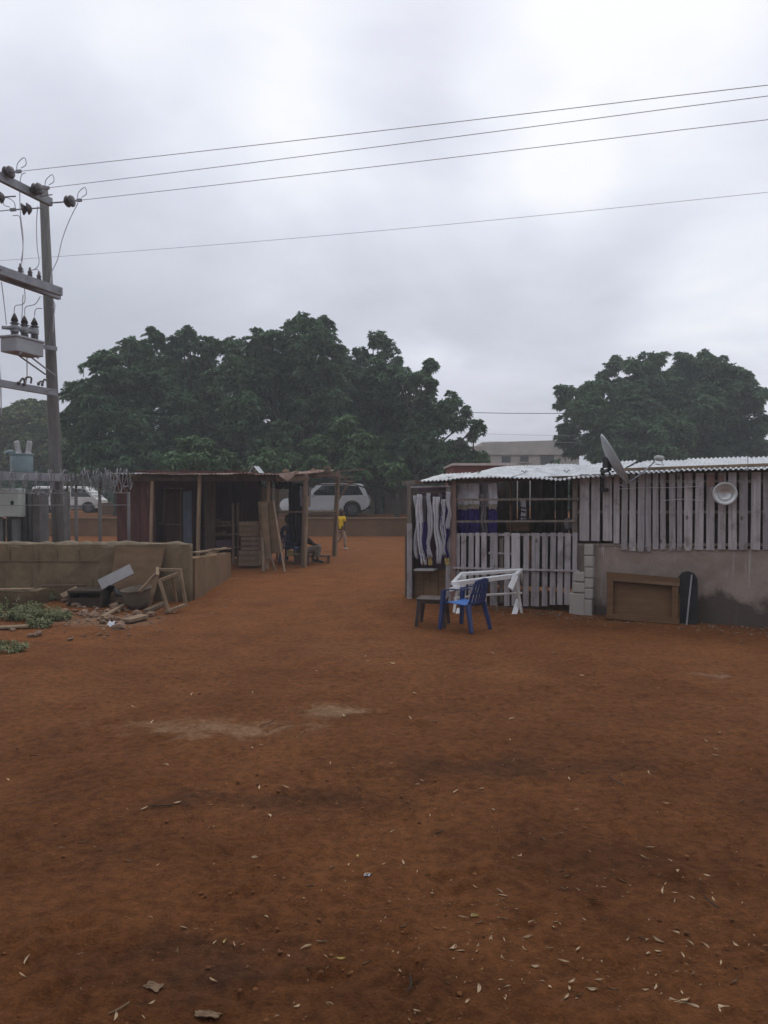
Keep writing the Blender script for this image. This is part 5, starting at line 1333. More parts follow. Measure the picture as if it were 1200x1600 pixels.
# black board with rounded top and a pale stick
mb = MB(); a, b = FG(1073, .25), F(1075, 892, .12); d = (b - a); h = d.length; w = .30
poly = [(-w / 2, 0), (w / 2, 0), (w / 2, h * .72), (w * .46, h * .86), (w * .3, h * .96), (0, h), (-w * .3, h * .97), (-w * .45, h * .88), (-w / 2, h * .74)]
up = d.normalized(); m4 = Matrix((( TU.x, up.x, TN.x, a.x), (TU.y, up.y, TN.y, a.y), (TU.z, up.z, TN.z, a.z), (0, 0, 0, 1)))
mb.prism(poly, m4, .04); tag(mb.build('black_board', M['black'], bevel=.012), 'black board with a rounded top leaning beside the brown tray', 'board')
mb = MB(); mb.tube([FG(1073, .33) + V((0, 0, .0)), F(1077, 935, .28), F(1081, 898, .2)], .013, 6); tag(mb.build('stick', M['greyplank']), 'thin pale stick leaning against the black board', 'stick')

# ================================================================ plastic chairs, stool, trestle
def chair(loc, rz, mseat, mleg, label, scale=1.0, group=None):
    t = thing('plastic_chair', label, 'chair', V((0, 0, 0)), group)
    # local: front towards -y, seat height .43
    mb = MB(); mb.grid(lambda u, v: V(((u - .5) * (.46 - .05 * v), -.23 + .45 * v, .43 - .025 * math.sin(u * math.pi) * math.sin(v * math.pi) - .03 * v - (.03 if v == 0 else 0))), 10, 10); mb.build('seat', mseat, t, smooth=True, solid=.014)
    # backrest: frame and upright slots
    bk = MB()
    def bp(u, v): return V(((u - .5) * (.44 - .10 * v * v), .20 + .11 * v + .05 * (1 - (2 * u - 1) ** 2), .40 + .42 * v - .04 * (2 * u - 1) ** 2 * v))
    for k in range(7):
        u0 = k / 6 * .86 + .03; u1 = u0 + .085
        bk.grid(lambda u, v, u0=u0, u1=u1: bp(u0 + (u1 - u0) * u, v * .86), 2, 8)
    bk.grid(lambda u, v: bp(u, .80 + .2 * v), 12, 3); bk.grid(lambda u, v: bp(u, .0 + .16 * v), 12, 2); bk.grid(lambda u, v: bp(u, .42 + .08 * v), 12, 2)
    bk.build('backrest', mleg, t, smooth=True, solid=.014)
    for s in (-1, 1):
        mb = MB(); pts = [V((s * .245, -.25, .60)), V((s * .265, -.10, .635)), V((s * .255, .08, .64)), V((s * .215, .24, .66))]
        for a, b in zip(pts, pts[1:]): mb.bar(a, b, .05, .018)
        mb.build('armrest', mleg, t, bevel=.005)
        mb = MB(); mb.bar(V((s * .275, -.285, .0)), V((s * .24, -.235, .61)), .045, .055, w1=.06, d1=.07); mb.build('leg', mleg, t, bevel=.008)
        mb = MB(); mb.bar(V((s * .245, .30, .0)), V((s * .20, .20, .42)), .05, .055, w1=.075, d1=.07); mb.build('leg', mleg, t, bevel=.008)
    t.location = loc; t.rotation_euler = (0, 0, rz); t.scale = (scale,) * 3
    return t
p = G(727, 983); chair(p, math.radians(-133), M['litpl'], M['shadepl'], 'blue plastic armchair on the bare earth in front of the grey shed', .95)
sl_ = thing('plastic_stool', 'dark brown low plastic stool left of the blue chair', 'stool', G(676, 977)); c = G(676, 976)
mb = MB(); Rz = rotz(-.25); mb.box(c + V((0, 0, .40)), (.44, .40, .035), Rz); mb.box(c + V((0, 0, .365)), (.40, .36, .05), Rz); mb.build('seat', M['brownpl'], sl_, bevel=.012)
for sx in (-1, 1):
    for sy in (-1, 1):
        mb = MB(); mb.bar(c + Rz @ V((sx * .215, sy * .19, -.02)), c + Rz @ V((sx * .175, sy * .155, .38)), .05, .05, w1=.07, d1=.07); mb.build('leg', M['brownpl'], sl_, bevel=.008)
tr_ = thing('white_trestle', 'white painted wooden trestle frame behind the blue chair', 'trestle', G(765, 962))
YT = 12.75
def T_(px, py, dy=0): return P(px, py, YT + dy)
for nm, a, b, w, d, m in (('beam', T_(719, 897, .35), T_(814, 891, .25), .06, .05, 'white'), ('beam', T_(707, 912, -.1), T_(806, 899.5, -.1), .05, .075, 'white'),
                          ('stretcher', T_(752, 930, .1), T_(816, 926.5, .15), .035, .03, 'whited'), ('end_rail', T_(707, 912, -.1), T_(720, 898, .35), .06, .05, 'white'), ('end_rail', T_(806, 899, -.1), T_(814, 891, .25), .06, .06, 'white'),
                          ('end_board', T_(705, 921, -.2), T_(716, 917, -.1), .06, .10, 'white'), ('end_board', T_(797, 920, -.25), T_(806, 899, -.12), .09, .03, 'white'),
                          ('leg', T_(807, 908, -.1), T_(815, 958, -.15), .04, .035, 'whited'), ('leg', T_(814, 892, .25), T_(821, 944, .6), .045, .04, 'whited'), ('leg', T_(724, 898, .3), T_(722, 925, .3), .10, .03, 'white'), ('leg', T_(716, 912, -.1), T_(709, 958, -.2), .04, .035, 'whited'),
                          ('foot_board', T_(803, 962, -.25), T_(810, 938, .0), .085, .03, 'white'), ('foot_board', T_(715, 964, -.3), T_(718, 952, -.15), .09, .03, 'white'), ('leg', T_(719, 899, .35), T_(713, 946, .6), .045, .04, 'whited'), ('stretcher', T_(709, 935, .1), T_(752, 930, .1), .035, .03, 'whited')):
    mb = MB(); mb.bar(a, b, w, d, up=(0, -.3, 1) if nm not in ('end_board', 'foot_board') else (.3, -1, .2)); mb.build(nm, M[m], tr_, bevel=.004)

# ================================================================ road edge wall and compound walls
kw = thing('retaining_wall', 'long low brown retaining wall below the road, behind the sheds', 'wall', V((-3, 35, 0)))
mb = MB(); wobble_wall(mb, V((-30, 35, 0)), V((16, 35, 0)), .5, -.05, .88, 60, .02, 15); mb.build('wall', M['kerbw'], kw)
mb = MB(); mb.box((-7, 34.98, .90), (46, .58, .05)); mb.build('coping', M['mudw'], kw)
cw = thing('compound_wall', 'rendered compound wall behind the parked white car', 'wall', V((-4, 46.5, .8)))
mb = MB(); wobble_wall(mb, V((-14, 46.5, 0)), V((-.35, 46.5, 0)), .2, .7, 2.38, 20, .015, 17); mb.build('wall', M['beige'], cw)
mb = MB(); wobble_wall(mb, V((.15, 46.6, 0)), V((6, 46.6, 0)), .2, .7, 2.32, 14, .015, 18); mb.build('wall', M['browall'], cw)
for x in (-.38, .18):
    mb = MB(); mb.box((x, 46.45, 1.6), (.3, .4, 1.75)); mb.build('pillar', M['browall'], cw, bevel=.02)
mb = MB(); mb.box((-7.2, 46.5, 2.40), (13.7, .3, .06)); mb.box((3.1, 46.6, 2.34), (5.8, .3, .06)); mb.build('coping', M['browall'], cw)

# ================================================================ vehicles
def wheel(t, c, r, w=.24):
    m4 = align(c, (0, 1, 0)); m4.translation = V(c) - V((0, w / 2, 0))
    wt = V((0, 0, 0)); mb = MB(); mb.lathe([(r * .66, .0), (r * .93, .0), (r, .04), (r, w - .04), (r * .93, w), (r * .66, w)], m4, 28); o = mb.build('wheel', M['tyre'], t, smooth=True)
    mb = MB(); mb.lathe([(.02, .03), (r * .2, .025), (r * .3, .06), (r * .6, .07), (r * .68, .012)], m4, 20)
    for k in range(5):
        a = k * 2 * math.pi / 5; mb.bar(m4 @ V((.05 * math.cos(a), .05 * math.sin(a), .028)), m4 @ V((r * .64 * math.cos(a), r * .64 * math.sin(a), .02)), .07, .02, up=(0, 1, 0))
    mb.build('rim', M['rim'], o)
def car_body(t, prof_low, belt, roof, W, m, arch):
    """prof_low: closed side outline below the belt (x,z) with wheel arches; body section narrows a little at sill and belt"""
    mb = MB(); H = W / 2
    n = len(prof_low)
    ys = [(-1, .0), (-1, 1)]
    def wid(z): return H * (1 - .05 * max(0, (z - .75)) ** 1.2 - .10 * max(0, .55 - z) ** 1.5 * 2)
    vs = [(x, -wid(z), z) for x, z in prof_low] + [(x, wid(z), z) for x, z in prof_low]
    fs = [tuple(range(n)), tuple(range(2 * n - 1, n - 1, -1))] + [((i + 1) % n, i, n + i, n + (i + 1) % n) for i in range(n)]
    mb.add(vs, fs); o = mb.build('body', m, t, bevel=.035); return o
def arc(cx, cz, r, a0, a1, n=12): return [(cx + r * math.cos(math.radians(a0 + (a1 - a0) * k / n)), cz + r * math.sin(math.radians(a0 + (a1 - a0) * k / n))) for k in range(n + 1)]
def loft(mb, low, high, wl, wh):
    """greenhouse: outline `low` at belt half-width wl, `high` at roof half-width wh"""
    n = len(low); vs = []
    for pts, w in ((low, wl), (high, wh)):
        vs += [(x, -w, z) for x, z in pts] + [(x, w, z) for x, z in pts]
    return vs
def greenhouse(t, x0b, x1b, zb, x0r, x1r, zr, wl, wh, m, nm='roof'):
    """tapering cabin between belt (x0b..x1b at zb) and roof (x0r..x1r at zr)"""
    mb = MB(); vs = [(x0b, -wl, zb), (x1b, -wl, zb), (x1b, wl, zb), (x0b, wl, zb)]
    k = .25
    xm0, xm1 = x0r + (x0b - x0r) * .06, x1r + (x1b - x1r) * .06
    vs += [(xm0, -wh - .02, zr - .07), (xm1, -wh - .02, zr - .07), (xm1, wh + .02, zr - .07), (xm0, wh + .02, zr - .07)]
    vs += [(x0r + .25, -wh + .10, zr), (x1r - .12, -wh + .10, zr - .015), (x1r - .12, wh - .10, zr - .015), (x0r + .25, wh - .10, zr)]
    fs = [(3, 2, 1, 0), (8, 9, 10, 11)]
    for a in (0, 4):
        fs += [(a + i, a + (i + 1) % 4, a + 4 + (i + 1) % 4, a + 4 + i) for i in range(4)]
    mb.add(vs, fs); return mb.build(nm, m, t, bevel=.03)
def side_glass(t, quads, wl, wh, zb, zr, m, nm='window'):
    for q in quads:
        for s in (-1, 1):
            mb = MB(); n = len(q)
            def y(z, o): return s * (wl + (wh + .02 - wl) * (z - zb) / (zr - .07 - zb) + o)
            vs = [(x, y(z, .006), z) for x, z in q] + [(x, y(z, -.03), z) for x, z in q]
            fs = [tuple(range(n)) if s < 0 else tuple(range(n - 1, -1, -1)), tuple(range(2 * n - 1, n - 1, -1)) if s < 0 else tuple(range(n, 2 * n))]
            fs += [((i + 1) % n, i, n + i, n + (i + 1) % n) if s < 0 else (i, (i + 1) % n, n + (i + 1) % n, n + i) for i in range(n)]
            mb.add(vs, fs); mb.build(nm, m, t)

suv = thing('parked_car', 'large white estate car parked side on along the raised road', 'car', V((0, 0, 0)))
# local x runs from nose (0) to tail (4.85); y<0 towards the viewer
R_ = .385
low = [(.10, .42), (.35, .30)] + arc(.98, .39, .46, 190, 350)[::-1][::-1][:0]
front = [(.98 + .47 * math.cos(math.radians(a)), .39 + .47 * math.sin(math.radians(a))) for a in range(190, -11, -18)]
rear = [(3.90 + .47 * math.cos(math.radians(a)), .39 + .47 * math.sin(math.radians(a))) for a in range(190, -11, -18)]
outline = [(.12, .34)] + front + [(1.50, .27), (3.38, .27)] + rear + [(4.60, .40), (4.78, .55), (4.83, .80), (4.80, 1.02), (4.72, 1.14), (1.45, 1.10), (.62, 1.02), (.22, .92), (.06, .76), (.02, .55)]
car_body(suv, outline, 1.1, 1.7, 1.98, M['carw'], None)
ZB, ZR, WL, WH = 1.09, 1.78, .955, .72
greenhouse(suv, 1.35, 4.74, ZB, 2.05, 4.45, ZR, WL, WH, M['carw'])
side_glass(suv, [[(1.70, 1.13), (2.57, 1.13), (2.57, 1.665), (2.28, 1.665)], [(2.61, 1.13), (3.54, 1.13), (3.54, 1.67), (2.61, 1.665)], [(3.58, 1.13), (4.50, 1.15), (4.22, 1.64), (3.58, 1.67)]], WL, WH, ZB, ZR, M['glass'])
side_glass(suv, [[(2.57, 1.13), (2.61, 1.13), (2.61, 1.665), (2.57, 1.665)], [(3.54, 1.13), (3.58, 1.13), (3.58, 1.67), (3.54, 1.67)]], WL + .004, WH + .004, ZB, ZR, M['trim'], 'window_pillar')
mb = MB(); mb.add([(1.42, -.84, 1.14), (1.42, .84, 1.14), (2.08, .70, 1.70), (2.08, -.70, 1.70)], [(0, 1, 2, 3)]); mb.build('windscreen', M['glass'], suv, solid=.02)
mb = MB(); mb.add([(4.745, -.78, 1.16), (4.745, .78, 1.16), (4.50, .66, 1.66), (4.50, -.66, 1.66)], [(3, 2, 1, 0)]); mb.build('rear_window', M['glass'], suv, solid=.03)
for s in (-1, 1):
    mb = MB(); mb.box((4.62, s * .935, 1.0), (.38, .07, .13)); mb.build('tail_lamp', M['redlamp'], suv, bevel=.015)
    mb = MB(); mb.box((.22, s * .80, .84), (.30, .22, .12)); mb.build('headlight', M['glass'], suv, bevel=.02)
    mb = MB(); mb.box((1.80, s * 1.04, 1.16), (.16, .20, .15)); mb.build('mirror', M['carw'], suv, bevel=.03)
mb = MB(); mb.box((4.74, 0, .50), (.20, 1.7, .20)); mb.box((2.44, -.955, .30), (1.8, .04, .07)); mb.box((2.44, .955, .30), (1.8, .04, .07)); mb.build('bumper_trim', M['trim'], suv, bevel=.02)
mb = MB(); mb.box((4.83, 0, .72), (.03, .52, .12)); mb.build('number_plate', M['clothy'], suv)
mb = MB()
for x in (1.62, 2.58, 3.55): mb.box((x, -.962, .72), (.012, .02, .68)); mb.box((x, .962, .72), (.012, .02, .68))
mb.build('door_seam', M['trim'], suv)
mb = MB()
for x in (2.42, 3.36): mb.box((x, -.975, .98), (.2, .03, .035)); mb.box((x, .975, .98), (.2, .03, .035))
mb.build('handle', M['carw'], suv)
for x in (.98, 3.90):
    for s in (-1, 1):
        wheel(suv, (x, s * .83 + (-.0), R_), R_)
mb = MB()
for x in (.98, 3.90): mb.lathe([(.46, -.9), (.46, .9)], align((x, 0, .39), (0, 1, 0)), 24)
mb.box((2.4, 0, .40), (4.2, 1.5, .25)); mb.build('underbody', M['trim'], suv)
p0 = P(437, 800, 41.0); suv.location = (p0.x, 41.9, .80); suv.rotation_euler = (0, 0, math.radians(-1.5))

van = thing('white_van', 'white van parked on the road seen through the fence posts', 'van', V((0, 0, 0)))
front = [(3.72 + .42 * math.cos(math.radians(a)), .34 + .42 * math.sin(math.radians(a))) for a in range(190, -11, -18)]
rear = [(.85 + .42 * math.cos(math.radians(a)), .34 + .42 * math.sin(math.radians(a))) for a in range(190, -11, -18)]
outline = [(.05, .36)] + rear + [(1.35, .28), (3.22, .28)] + front + [(4.36, .34), (4.42, .55), (4.38, .90), (4.16, 1.04), (.04, 1.04)]
car_body(van, outline, 1, 1.8, 1.70, M['vanw'], None)
greenhouse(van, .05, 4.20, 1.03, .12, 3.42, 1.86, .82, .72, M['vanw'])
# (nose to the right: windows described from tail to nose)
side_glass(van, [[(.35, 1.12), (1.25, 1.12), (1.25, 1.68), (.38, 1.68)], [(1.40, 1.12), (2.45, 1.12), (2.45, 1.68), (1.40, 1.68)], [(2.62, 1.12), (3.92, 1.10), (3.46, 1.64), (2.62, 1.68)]], .82, .72, 1.03, 1.86, M['glass'])
mb = MB(); mb.add([(4.14, -.70, 1.08), (4.14, .70, 1.08), (3.44, .62, 1.76), (3.44, -.62, 1.76)], [(0, 1, 2, 3)]); mb.build('windscreen', M['glass'], van, solid=.03)
for s in (-1, 1):
    mb = MB(); mb.box((4.30, s * .62, .80), (.16, .30, .16)); mb.build('headlight', M['alu'], van, bevel=.02)
mb = MB(); mb.box((2.2, -.845, .42), (2.2, .03, .10)); mb.box((4.38, 0, .42), (.12, 1.6, .14)); mb.box((2.55, -.84, .80), (.02, .02, .9)); mb.box((1.32, -.84, .80), (.02, .02, .9)); mb.box((2.74, -.85, 1.02), (.18, .03, .03)); mb.build('bumper_trim', M['trim'], van)
for x in (.85, 3.72):
    for s in (-1, 1): wheel(van, (x, s * .72, .34), .34, .2)
mb = MB()
for x in (.85, 3.72): mb.lathe([(.41, -.78), (.41, .78)], align((x, 0, .34), (0, 1, 0)), 20)
mb.build('underbody', M['trim'], van)
p1 = P(154.5, 800, 49.2); van.location = (p1.x - 4.4, 50, .80); van.scale = (1.0, 1.0, .92)

# ================================================================ far buildings
fb_ = thing('unfinished_building', 'pale unfinished two storey block building between the tree crowns', 'building', V((14.5, 76, .8)))
def bx(px0, px1, py0, py1, Y, d=6):
    a, b = P(px0, py1, Y), P(px1, py0, Y); return a, b, d
mb = MB(); a, b = P(753, 740, 75), P(905, 687, 75); mb.add([(a.x, 75, .8), (b.x, 75, .8), (b.x, 82, .8), (a.x, 82, .8), (a.x, 75, P(753, 691, 75).z), (b.x, 75, b.z), (b.x, 82, b.z), (a.x, 82, P(753, 691, 75).z)],
    [(0, 1, 5, 4), (1, 2, 6, 5), (2, 3, 7, 6), (3, 0, 4, 7), (4, 5, 6, 7), (3, 2, 1, 0)])
mb.build('wall', M['screed'], fb_)
mb = MB(); a, b = P(732, 740, 75.8), P(753, 697, 75.8); mb.box(((a.x + b.x) / 2 - .05, 79, (b.z + .8) / 2), (b.x - a.x, 6, b.z - .8)); mb.build('wall', M['screed'], fb_)
mb = MB(); a, b = P(752, 711, 74.9), P(906, 709, 74.9); mb.box(((a.x + b.x) / 2, 74.95, b.z), (b.x - a.x, .3, .22)); mb.build('floor_band', M['screed'], fb_)
for px0, px1, py0, py1 in ((784, 798, 713, 723), (813, 826, 712.5, 721.5), (845, 866, 711.5, 730)):
    a, b = P(px0, py1, 74.9), P(px1, py0, 74.9); mb = MB(); mb.box(((a.x + b.x) / 2, 74.98, (a.z + b.z) / 2), (b.x - a.x, .12, b.z - a.z)); o = mb.build('window', M['darkopen'], fb_)
    mb = MB(); mb.bar((a.x - .1, 74.88, a.z - .06), (b.x + .1, 74.88, a.z - .06), .3, .1); mb.build('sill', M['screed'], o)
rb_ = thing('red_shed', 'low red brown building with a thin pale roof just above the board shed', 'building', V((5.3, 32, .1)))
a, b = P(709, 760, 31), P(800, 728, 31); mb = MB(); mb.box(((a.x + b.x) / 2, 33, (b.z + .1) / 2), (b.x - a.x, 4, b.z - .1)); mb.build('wall', M['redwall'], rb_)
mb = MB(); mb.box(((a.x + b.x) / 2, 32.9, b.z + .05), (b.x - a.x + .2, 4.6, .09)); mb.build('roof', M['paleroof'], rb_)
pr = thing('pink_roofed_house', 'small house with a dusty pink roof behind the fence', 'house', V((-23, 62, .8)))
a, b = P(108, 775, 60), P(158, 760, 60); mb = MB(); mb.box(((a.x + b.x) / 2, 63, (b.z + .8) / 2), (b.x - a.x - .4, 5, b.z - .8)); mb.build('wall', M['beige'], pr)
mb = MB(); zr_ = P(120, 751, 62.5).z; mb.add([(a.x - .3, 59.8, b.z), (b.x + .3, 59.8, b.z), (b.x + .3, 66.2, b.z), (a.x - .3, 66.2, b.z), (a.x, 63, zr_), (b.x, 63, zr_)], [(0, 1, 5, 4), (2, 3, 4, 5), (0, 4, 3), (1, 2, 5), (3, 2, 1, 0)]); mb.build('roof', M['paleroof'], pr)
for px in (122, 137): 
    q = P(px, 767, 59.9); mb = MB(); mb.box((q.x, 60.46, q.z), (.7, .1, .7)); mb.build('window', M['darkopen'], pr)
mb = MB(); a, b = P(154, 806, 44.5), P(184, 786, 44.5); wobble_wall(mb, V((a.x, 44.5, 0)), V((b.x, 44.5, 0)), .2, .7, b.z, 8, .02, 5); tag(mb.build('brick_wall', M['redwall' if False else 'mudw']), 'short orange brown wall beside the dark red shed end', 'wall')
mb = MB(); wobble_wall(mb, V((22, 60, 0)), V((34, 60, 0)), .2, .7, 5.5, 10, .02, 25); tag(mb.build('grey_wall', M['screed']), 'grey wall glimpsed at the right edge behind the round tree', 'wall')

# ================================================================ people
def skin_obj(name, J, E, m, parent, root, sub=1, smooth=True):
    """one continuous surface grown round a jointed skeleton; J: name -> (pos, radius or (rx, ry))"""
    names = list(J); idx = {n: i for i, n in enumerate(names)}; o0 = V(ORG[parent.name])
    me = bpy.data.meshes.new(name); me.from_pydata([V(J[n][0]) - o0 for n in names], [(idx[a], idx[b]) for a, b in E], [])
    o = bpy.data.objects.new(name, me); COL.objects.link(o); o.parent = parent; ORG[o.name] = tuple(o0)
    md = o.modifiers.new('skin', 'SKIN'); md.use_smooth_shade = True
    lay = me.skin_vertices[0].data
    for n in names:
        r = J[n][1]; lay[idx[n]].radius = (r, r) if isinstance(r, (int, float)) else r
        lay[idx[n]].use_root = (n == root)
    sb = o.modifiers.new('sub', 'SUBSURF'); sb.levels = sub; sb.render_levels = sub
    me.materials.append(m); return o
def chain(E, *ns): E += list(zip(ns, ns[1:]))

def add_hand(J, E, tag_, wrist, d, s, side, palm_n=V((0, -1, 0))):
    """palm, five bent fingers of unequal length, thumb from the side of the palm"""
    d = V(d).normalized(); pn = (palm_n - d * palm_n.dot(d)).normalized(); sd_ = d.cross(pn).normalized() * side
    w = V(wrist); J[tag_ + 'palm'] = (w + d * .045 * s, .026 * s); E.append((tag_ + 'wrist', tag_ + 'palm'))
    for k, (o, ln) in enumerate(((-.026, .060), (-.009, .070), (.009, .066), (.026, .052))):
        b = w + d * .085 * s + sd_ * o * s
        J[f'{tag_}f{k}a'] = (b, .0095 * s); J[f'{tag_}f{k}b'] = (b + (d + pn * .35).normalized() * ln * .55 * s, .0085 * s); J[f'{tag_}f{k}c'] = (b + (d + pn * .35).normalized() * ln * .55 * s + (d + pn * 1.2).normalized() * ln * .45 * s, .007 * s)
        E += [(tag_ + 'palm', f'{tag_}f{k}a'), (f'{tag_}f{k}a', f'{tag_}f{k}b'), (f'{tag_}f{k}b', f'{tag_}f{k}c')]
    J[tag_ + 't1'] = (w + d * .045 * s - sd_ * .040 * s + pn * .01 * s, .011 * s); J[tag_ + 't2'] = (w + d * .085 * s - sd_ * .055 * s + pn * .025 * s, .009 * s)
    E += [(tag_ + 'palm', tag_ + 't1'), (tag_ + 't1', tag_ + 't2')]

def person(label, j, s, clothes, loc, face=V((0, -1, 0)), shoes=None):
    """j: joint positions in world space; s: size relative to an adult"""
    t = thing('person', label, 'person', loc)
    J, E = {}, []
    hd, nk = V(j['head']), V(j['neck'])
    up = (hd - nk).normalized(); face = (face - up * face.dot(up)).normalized()
    J['pelvis'] = (j['pelvis'], (.13 * s, .10 * s)); J['waist'] = (V(j['pelvis']).lerp(V(j['chest']), .5), (.115 * s, .09 * s)); J['chest'] = (j['chest'], (.135 * s, .10 * s)); J['collar'] = (V(j['chest']).lerp(nk, .62), .085 * s)
    J['neck'] = (nk, .050 * s); J['jaw'] = (hd - up * .075 * s + face * .025 * s, .062 * s); J['face'] = (hd - up * .01 * s + face * .008 * s, .085 * s); J['skull'] = (hd + up * .055 * s - face * .012 * s, .088 * s); J['top'] = (hd + up * .105 * s - face * .012 * s, .05 * s)
    chain(E, 'pelvis', 'waist', 'chest', 'collar', 'neck', 'jaw', 'face', 'skull', 'top')
    nose = J['face'][0] + face * .088 * s - up * .01 * s; J['nose'] = (nose, .014 * s); E.append(('face', 'nose'))
    earx = up.cross(face).normalized()
    for k in (-1, 1):
        J[f'ear{k}'] = (J['face'][0] + earx * k * .090 * s - up * .005 * s, .017 * s); E.append(('face', f'ear{k}'))
    for a in 'LR':
        J[a + 'sh'] = (j[a + 'sh'], .060 * s); J[a + 'el'] = (j[a + 'el'], .043 * s); J[a + 'fa'] = (V(j[a + 'el']).lerp(V(j[a + 'wr']), .35), .040 * s); J[a + 'wrist'] = (j[a + 'wr'], .027 * s)
        chain(E, 'collar', a + 'sh', a + 'el', a + 'fa', a + 'wrist')
        add_hand(J, E, a, j[a + 'wr'], V(j[a + 'wr']) - V(j[a + 'el']), s, 1 if a == 'L' else -1)
        J[a + 'hip'] = (j[a + 'hip'], .088 * s); J[a + 'kn'] = (j[a + 'kn'], .060 * s); J[a + 'cf'] = (V(j[a + 'kn']).lerp(V(j[a + 'an']), .3), .056 * s); J[a + 'an'] = (j[a + 'an'], .038 * s); J[a + 'toe'] = (j[a + 'toe'], .030 * s)
        chain(E, 'pelvis', a + 'hip', a + 'kn', a + 'cf', a + 'an', a + 'toe')
    skin_obj('body', J, E, M['skin'], t, 'pelvis')
    hj = {'a': (J['skull'][0] - face * .02 * s + up * .0 * s, .098 * s), 'b': (J['skull'][0] + up * .045 * s - face * .01 * s, .088 * s), 'c': (J['top'][0] + up * .012 * s, .05 * s)}
    skin_obj('hair', hj, [('a', 'b'), ('b', 'c')], M['hair'], t, 'a')
    # eyes and mouth
    mb = MB()
    for k in (-1, 1): mb.rock(J['face'][0] + face * .078 * s + earx * k * .032 * s + up * .012 * s, (.010 * s, .010 * s, .007 * s), random, 1)
    mb.build('eyes', M['hair'], t)
    mb = MB(); mb.bar(J['jaw'][0] + face * .062 * s - earx * .02 * s, J['jaw'][0] + face * .062 * s + earx * .02 * s, .006 * s, .008 * s); mb.build('mouth', M['clothm'], t)
    # shirt
    cj = {'hem': (V(j['pelvis']) - (V(j['chest']) - V(j['pelvis'])).normalized() * .05 * s, (.150 * s, .125 * s)), 'w': (J['waist'][0], (.140 * s, .115 * s)), 'c': (j['chest'], (.155 * s, .122 * s)), 'k': (V(j['chest']).lerp(nk, .60), (.098 * s, .098 * s)), 'n': (V(j['chest']).lerp(nk, .86), .062 * s)}
    ce = []; chain(ce, 'hem', 'w', 'c', 'k', 'n')
    sl_len = clothes.get('sleeve', .7)
    for a in 'LR':
        cj[a + 's'] = (j[a + 'sh'], .076 * s); cj[a + 'e'] = (V(j[a + 'sh']).lerp(V(j[a + 'el']), min(sl_len, 1)), .066 * s); chain(ce, 'k', a + 's', a + 'e')
        if sl_len > 1: cj[a + 'w'] = (V(j[a + 'el']).lerp(V(j[a + 'wr']), sl_len - 1), .045 * s); ce.append((a + 'e', a + 'w'))
    skin_obj('shirt', cj, ce, M[clothes['shirt']], t, 'w')
    tj = {'p': (V(j['pelvis']) + V((0, 0, .03 * s)), (.140 * s, .112 * s))}; te = []
    for a in 'LR':
        tj[a + 'h'] = (j[a + 'hip'], .103 * s); tj[a + 'k'] = (j[a + 'kn'], .078 * s); tj[a + 'c'] = (V(j[a + 'kn']).lerp(V(j[a + 'an']), .4), .070 * s); tj[a + 'a'] = (V(j[a + 'kn']).lerp(V(j[a + 'an']), .90), .058 * s); chain(te, 'p', a + 'h', a + 'k', a + 'c', a + 'a')
    skin_obj('trousers', tj, te, M[clothes['trousers']], t, 'p')
    for a in 'LR':
        an, to = V(j[a + 'an']), V(j[a + 'toe']); d = to - an
        sj = {'h': (an - d.normalized() * .03 * s - up * .03 * s, .042 * s), 'm': (an + d * .5 - up * .02 * s, .045 * s), 't': (to + d.normalized() * .03 * s, .036 * s)}
        skin_obj('shoe', sj, [('h', 'm'), ('m', 't')], M[clothes.get('shoes', 'shoe')], t, 'm')
    return t

# child in yellow walking along the path
k = 27.0 / FPX / 9.23
def C1(zx, zy, dy=0.0): 
    p = P(430 + zx / 9.23, 740 + zy / 9.23, 27.0); return V((p.x, 27.0 + dy, p.z))
g0 = gz(-1.5, 27)
j = dict(head=C1(953, 528, -.0), neck=C1(948, 588), chest=C1(950, 655), pelvis=C1(950, 775), Lsh=C1(902, 612, .02), Rsh=C1(996, 612, -.02), Lel=C1(886, 690, .05), Lwr=C1(884, 752, .02), Rel=C1(1008, 695, -.03), Rwr=C1(1004, 762, -.08),
         Lhip=C1(930, 800, .03), Rhip=C1(972, 800, -.03), Lkn=C1(945, 905, .04), Lan=C1(878, 985, .10), Ltoe=C1(868, 1018, .12), Rkn=C1(1008, 905, -.06), Ran=C1(1003, 1040, -.04), Rtoe=C1(1042, 1064, -.09))
for q in ('Ran', 'Rtoe'): pass
dz = (g0 + .035) - j['Rtoe'].z
for q in j: j[q] = j[q] + V((0, 0, dz))
person('child in a bright yellow t-shirt and khaki trousers walking along the earth path', j, .80, dict(shirt='yshirt', trousers='khaki', sleeve=.8), V((j['pelvis'].x, 27.0, g0)), face=V((.55, -.8, -.1)))

# two people sitting in the shade of the open bay
def C2(zx, zy, Y=22.0, dy=0.0):
    p = P(430 + zx / 9.23, 740 + zy / 9.23, Y); return V((p.x, Y + dy, p.z))
gB = gz(-2, 22)
j = dict(head=C2(335, 790), neck=C2(352, 848), chest=C2(368, 935), pelvis=C2(395, 1110), Lsh=C2(398, 885, dy=-.16), Rsh=C2(360, 880, dy=.17), Lel=C2(500, 960, dy=-.2), Lwr=C2(585, 1015, dy=-.14), Rel=C2(455, 985, dy=.22), Rwr=C2(565, 1050, dy=.2),
         Lhip=C2(415, 1130, dy=-.09), Rhip=C2(408, 1140, dy=.10), Lkn=C2(650, 1030, dy=-.12), Lan=C2(612, 1235, dy=-.12), Ltoe=C2(690, 1262, dy=-.15), Rkn=C2(585, 1110, dy=.22), Ran=C2(520, 1245, dy=.24), Rtoe=C2(590, 1262, dy=.26))
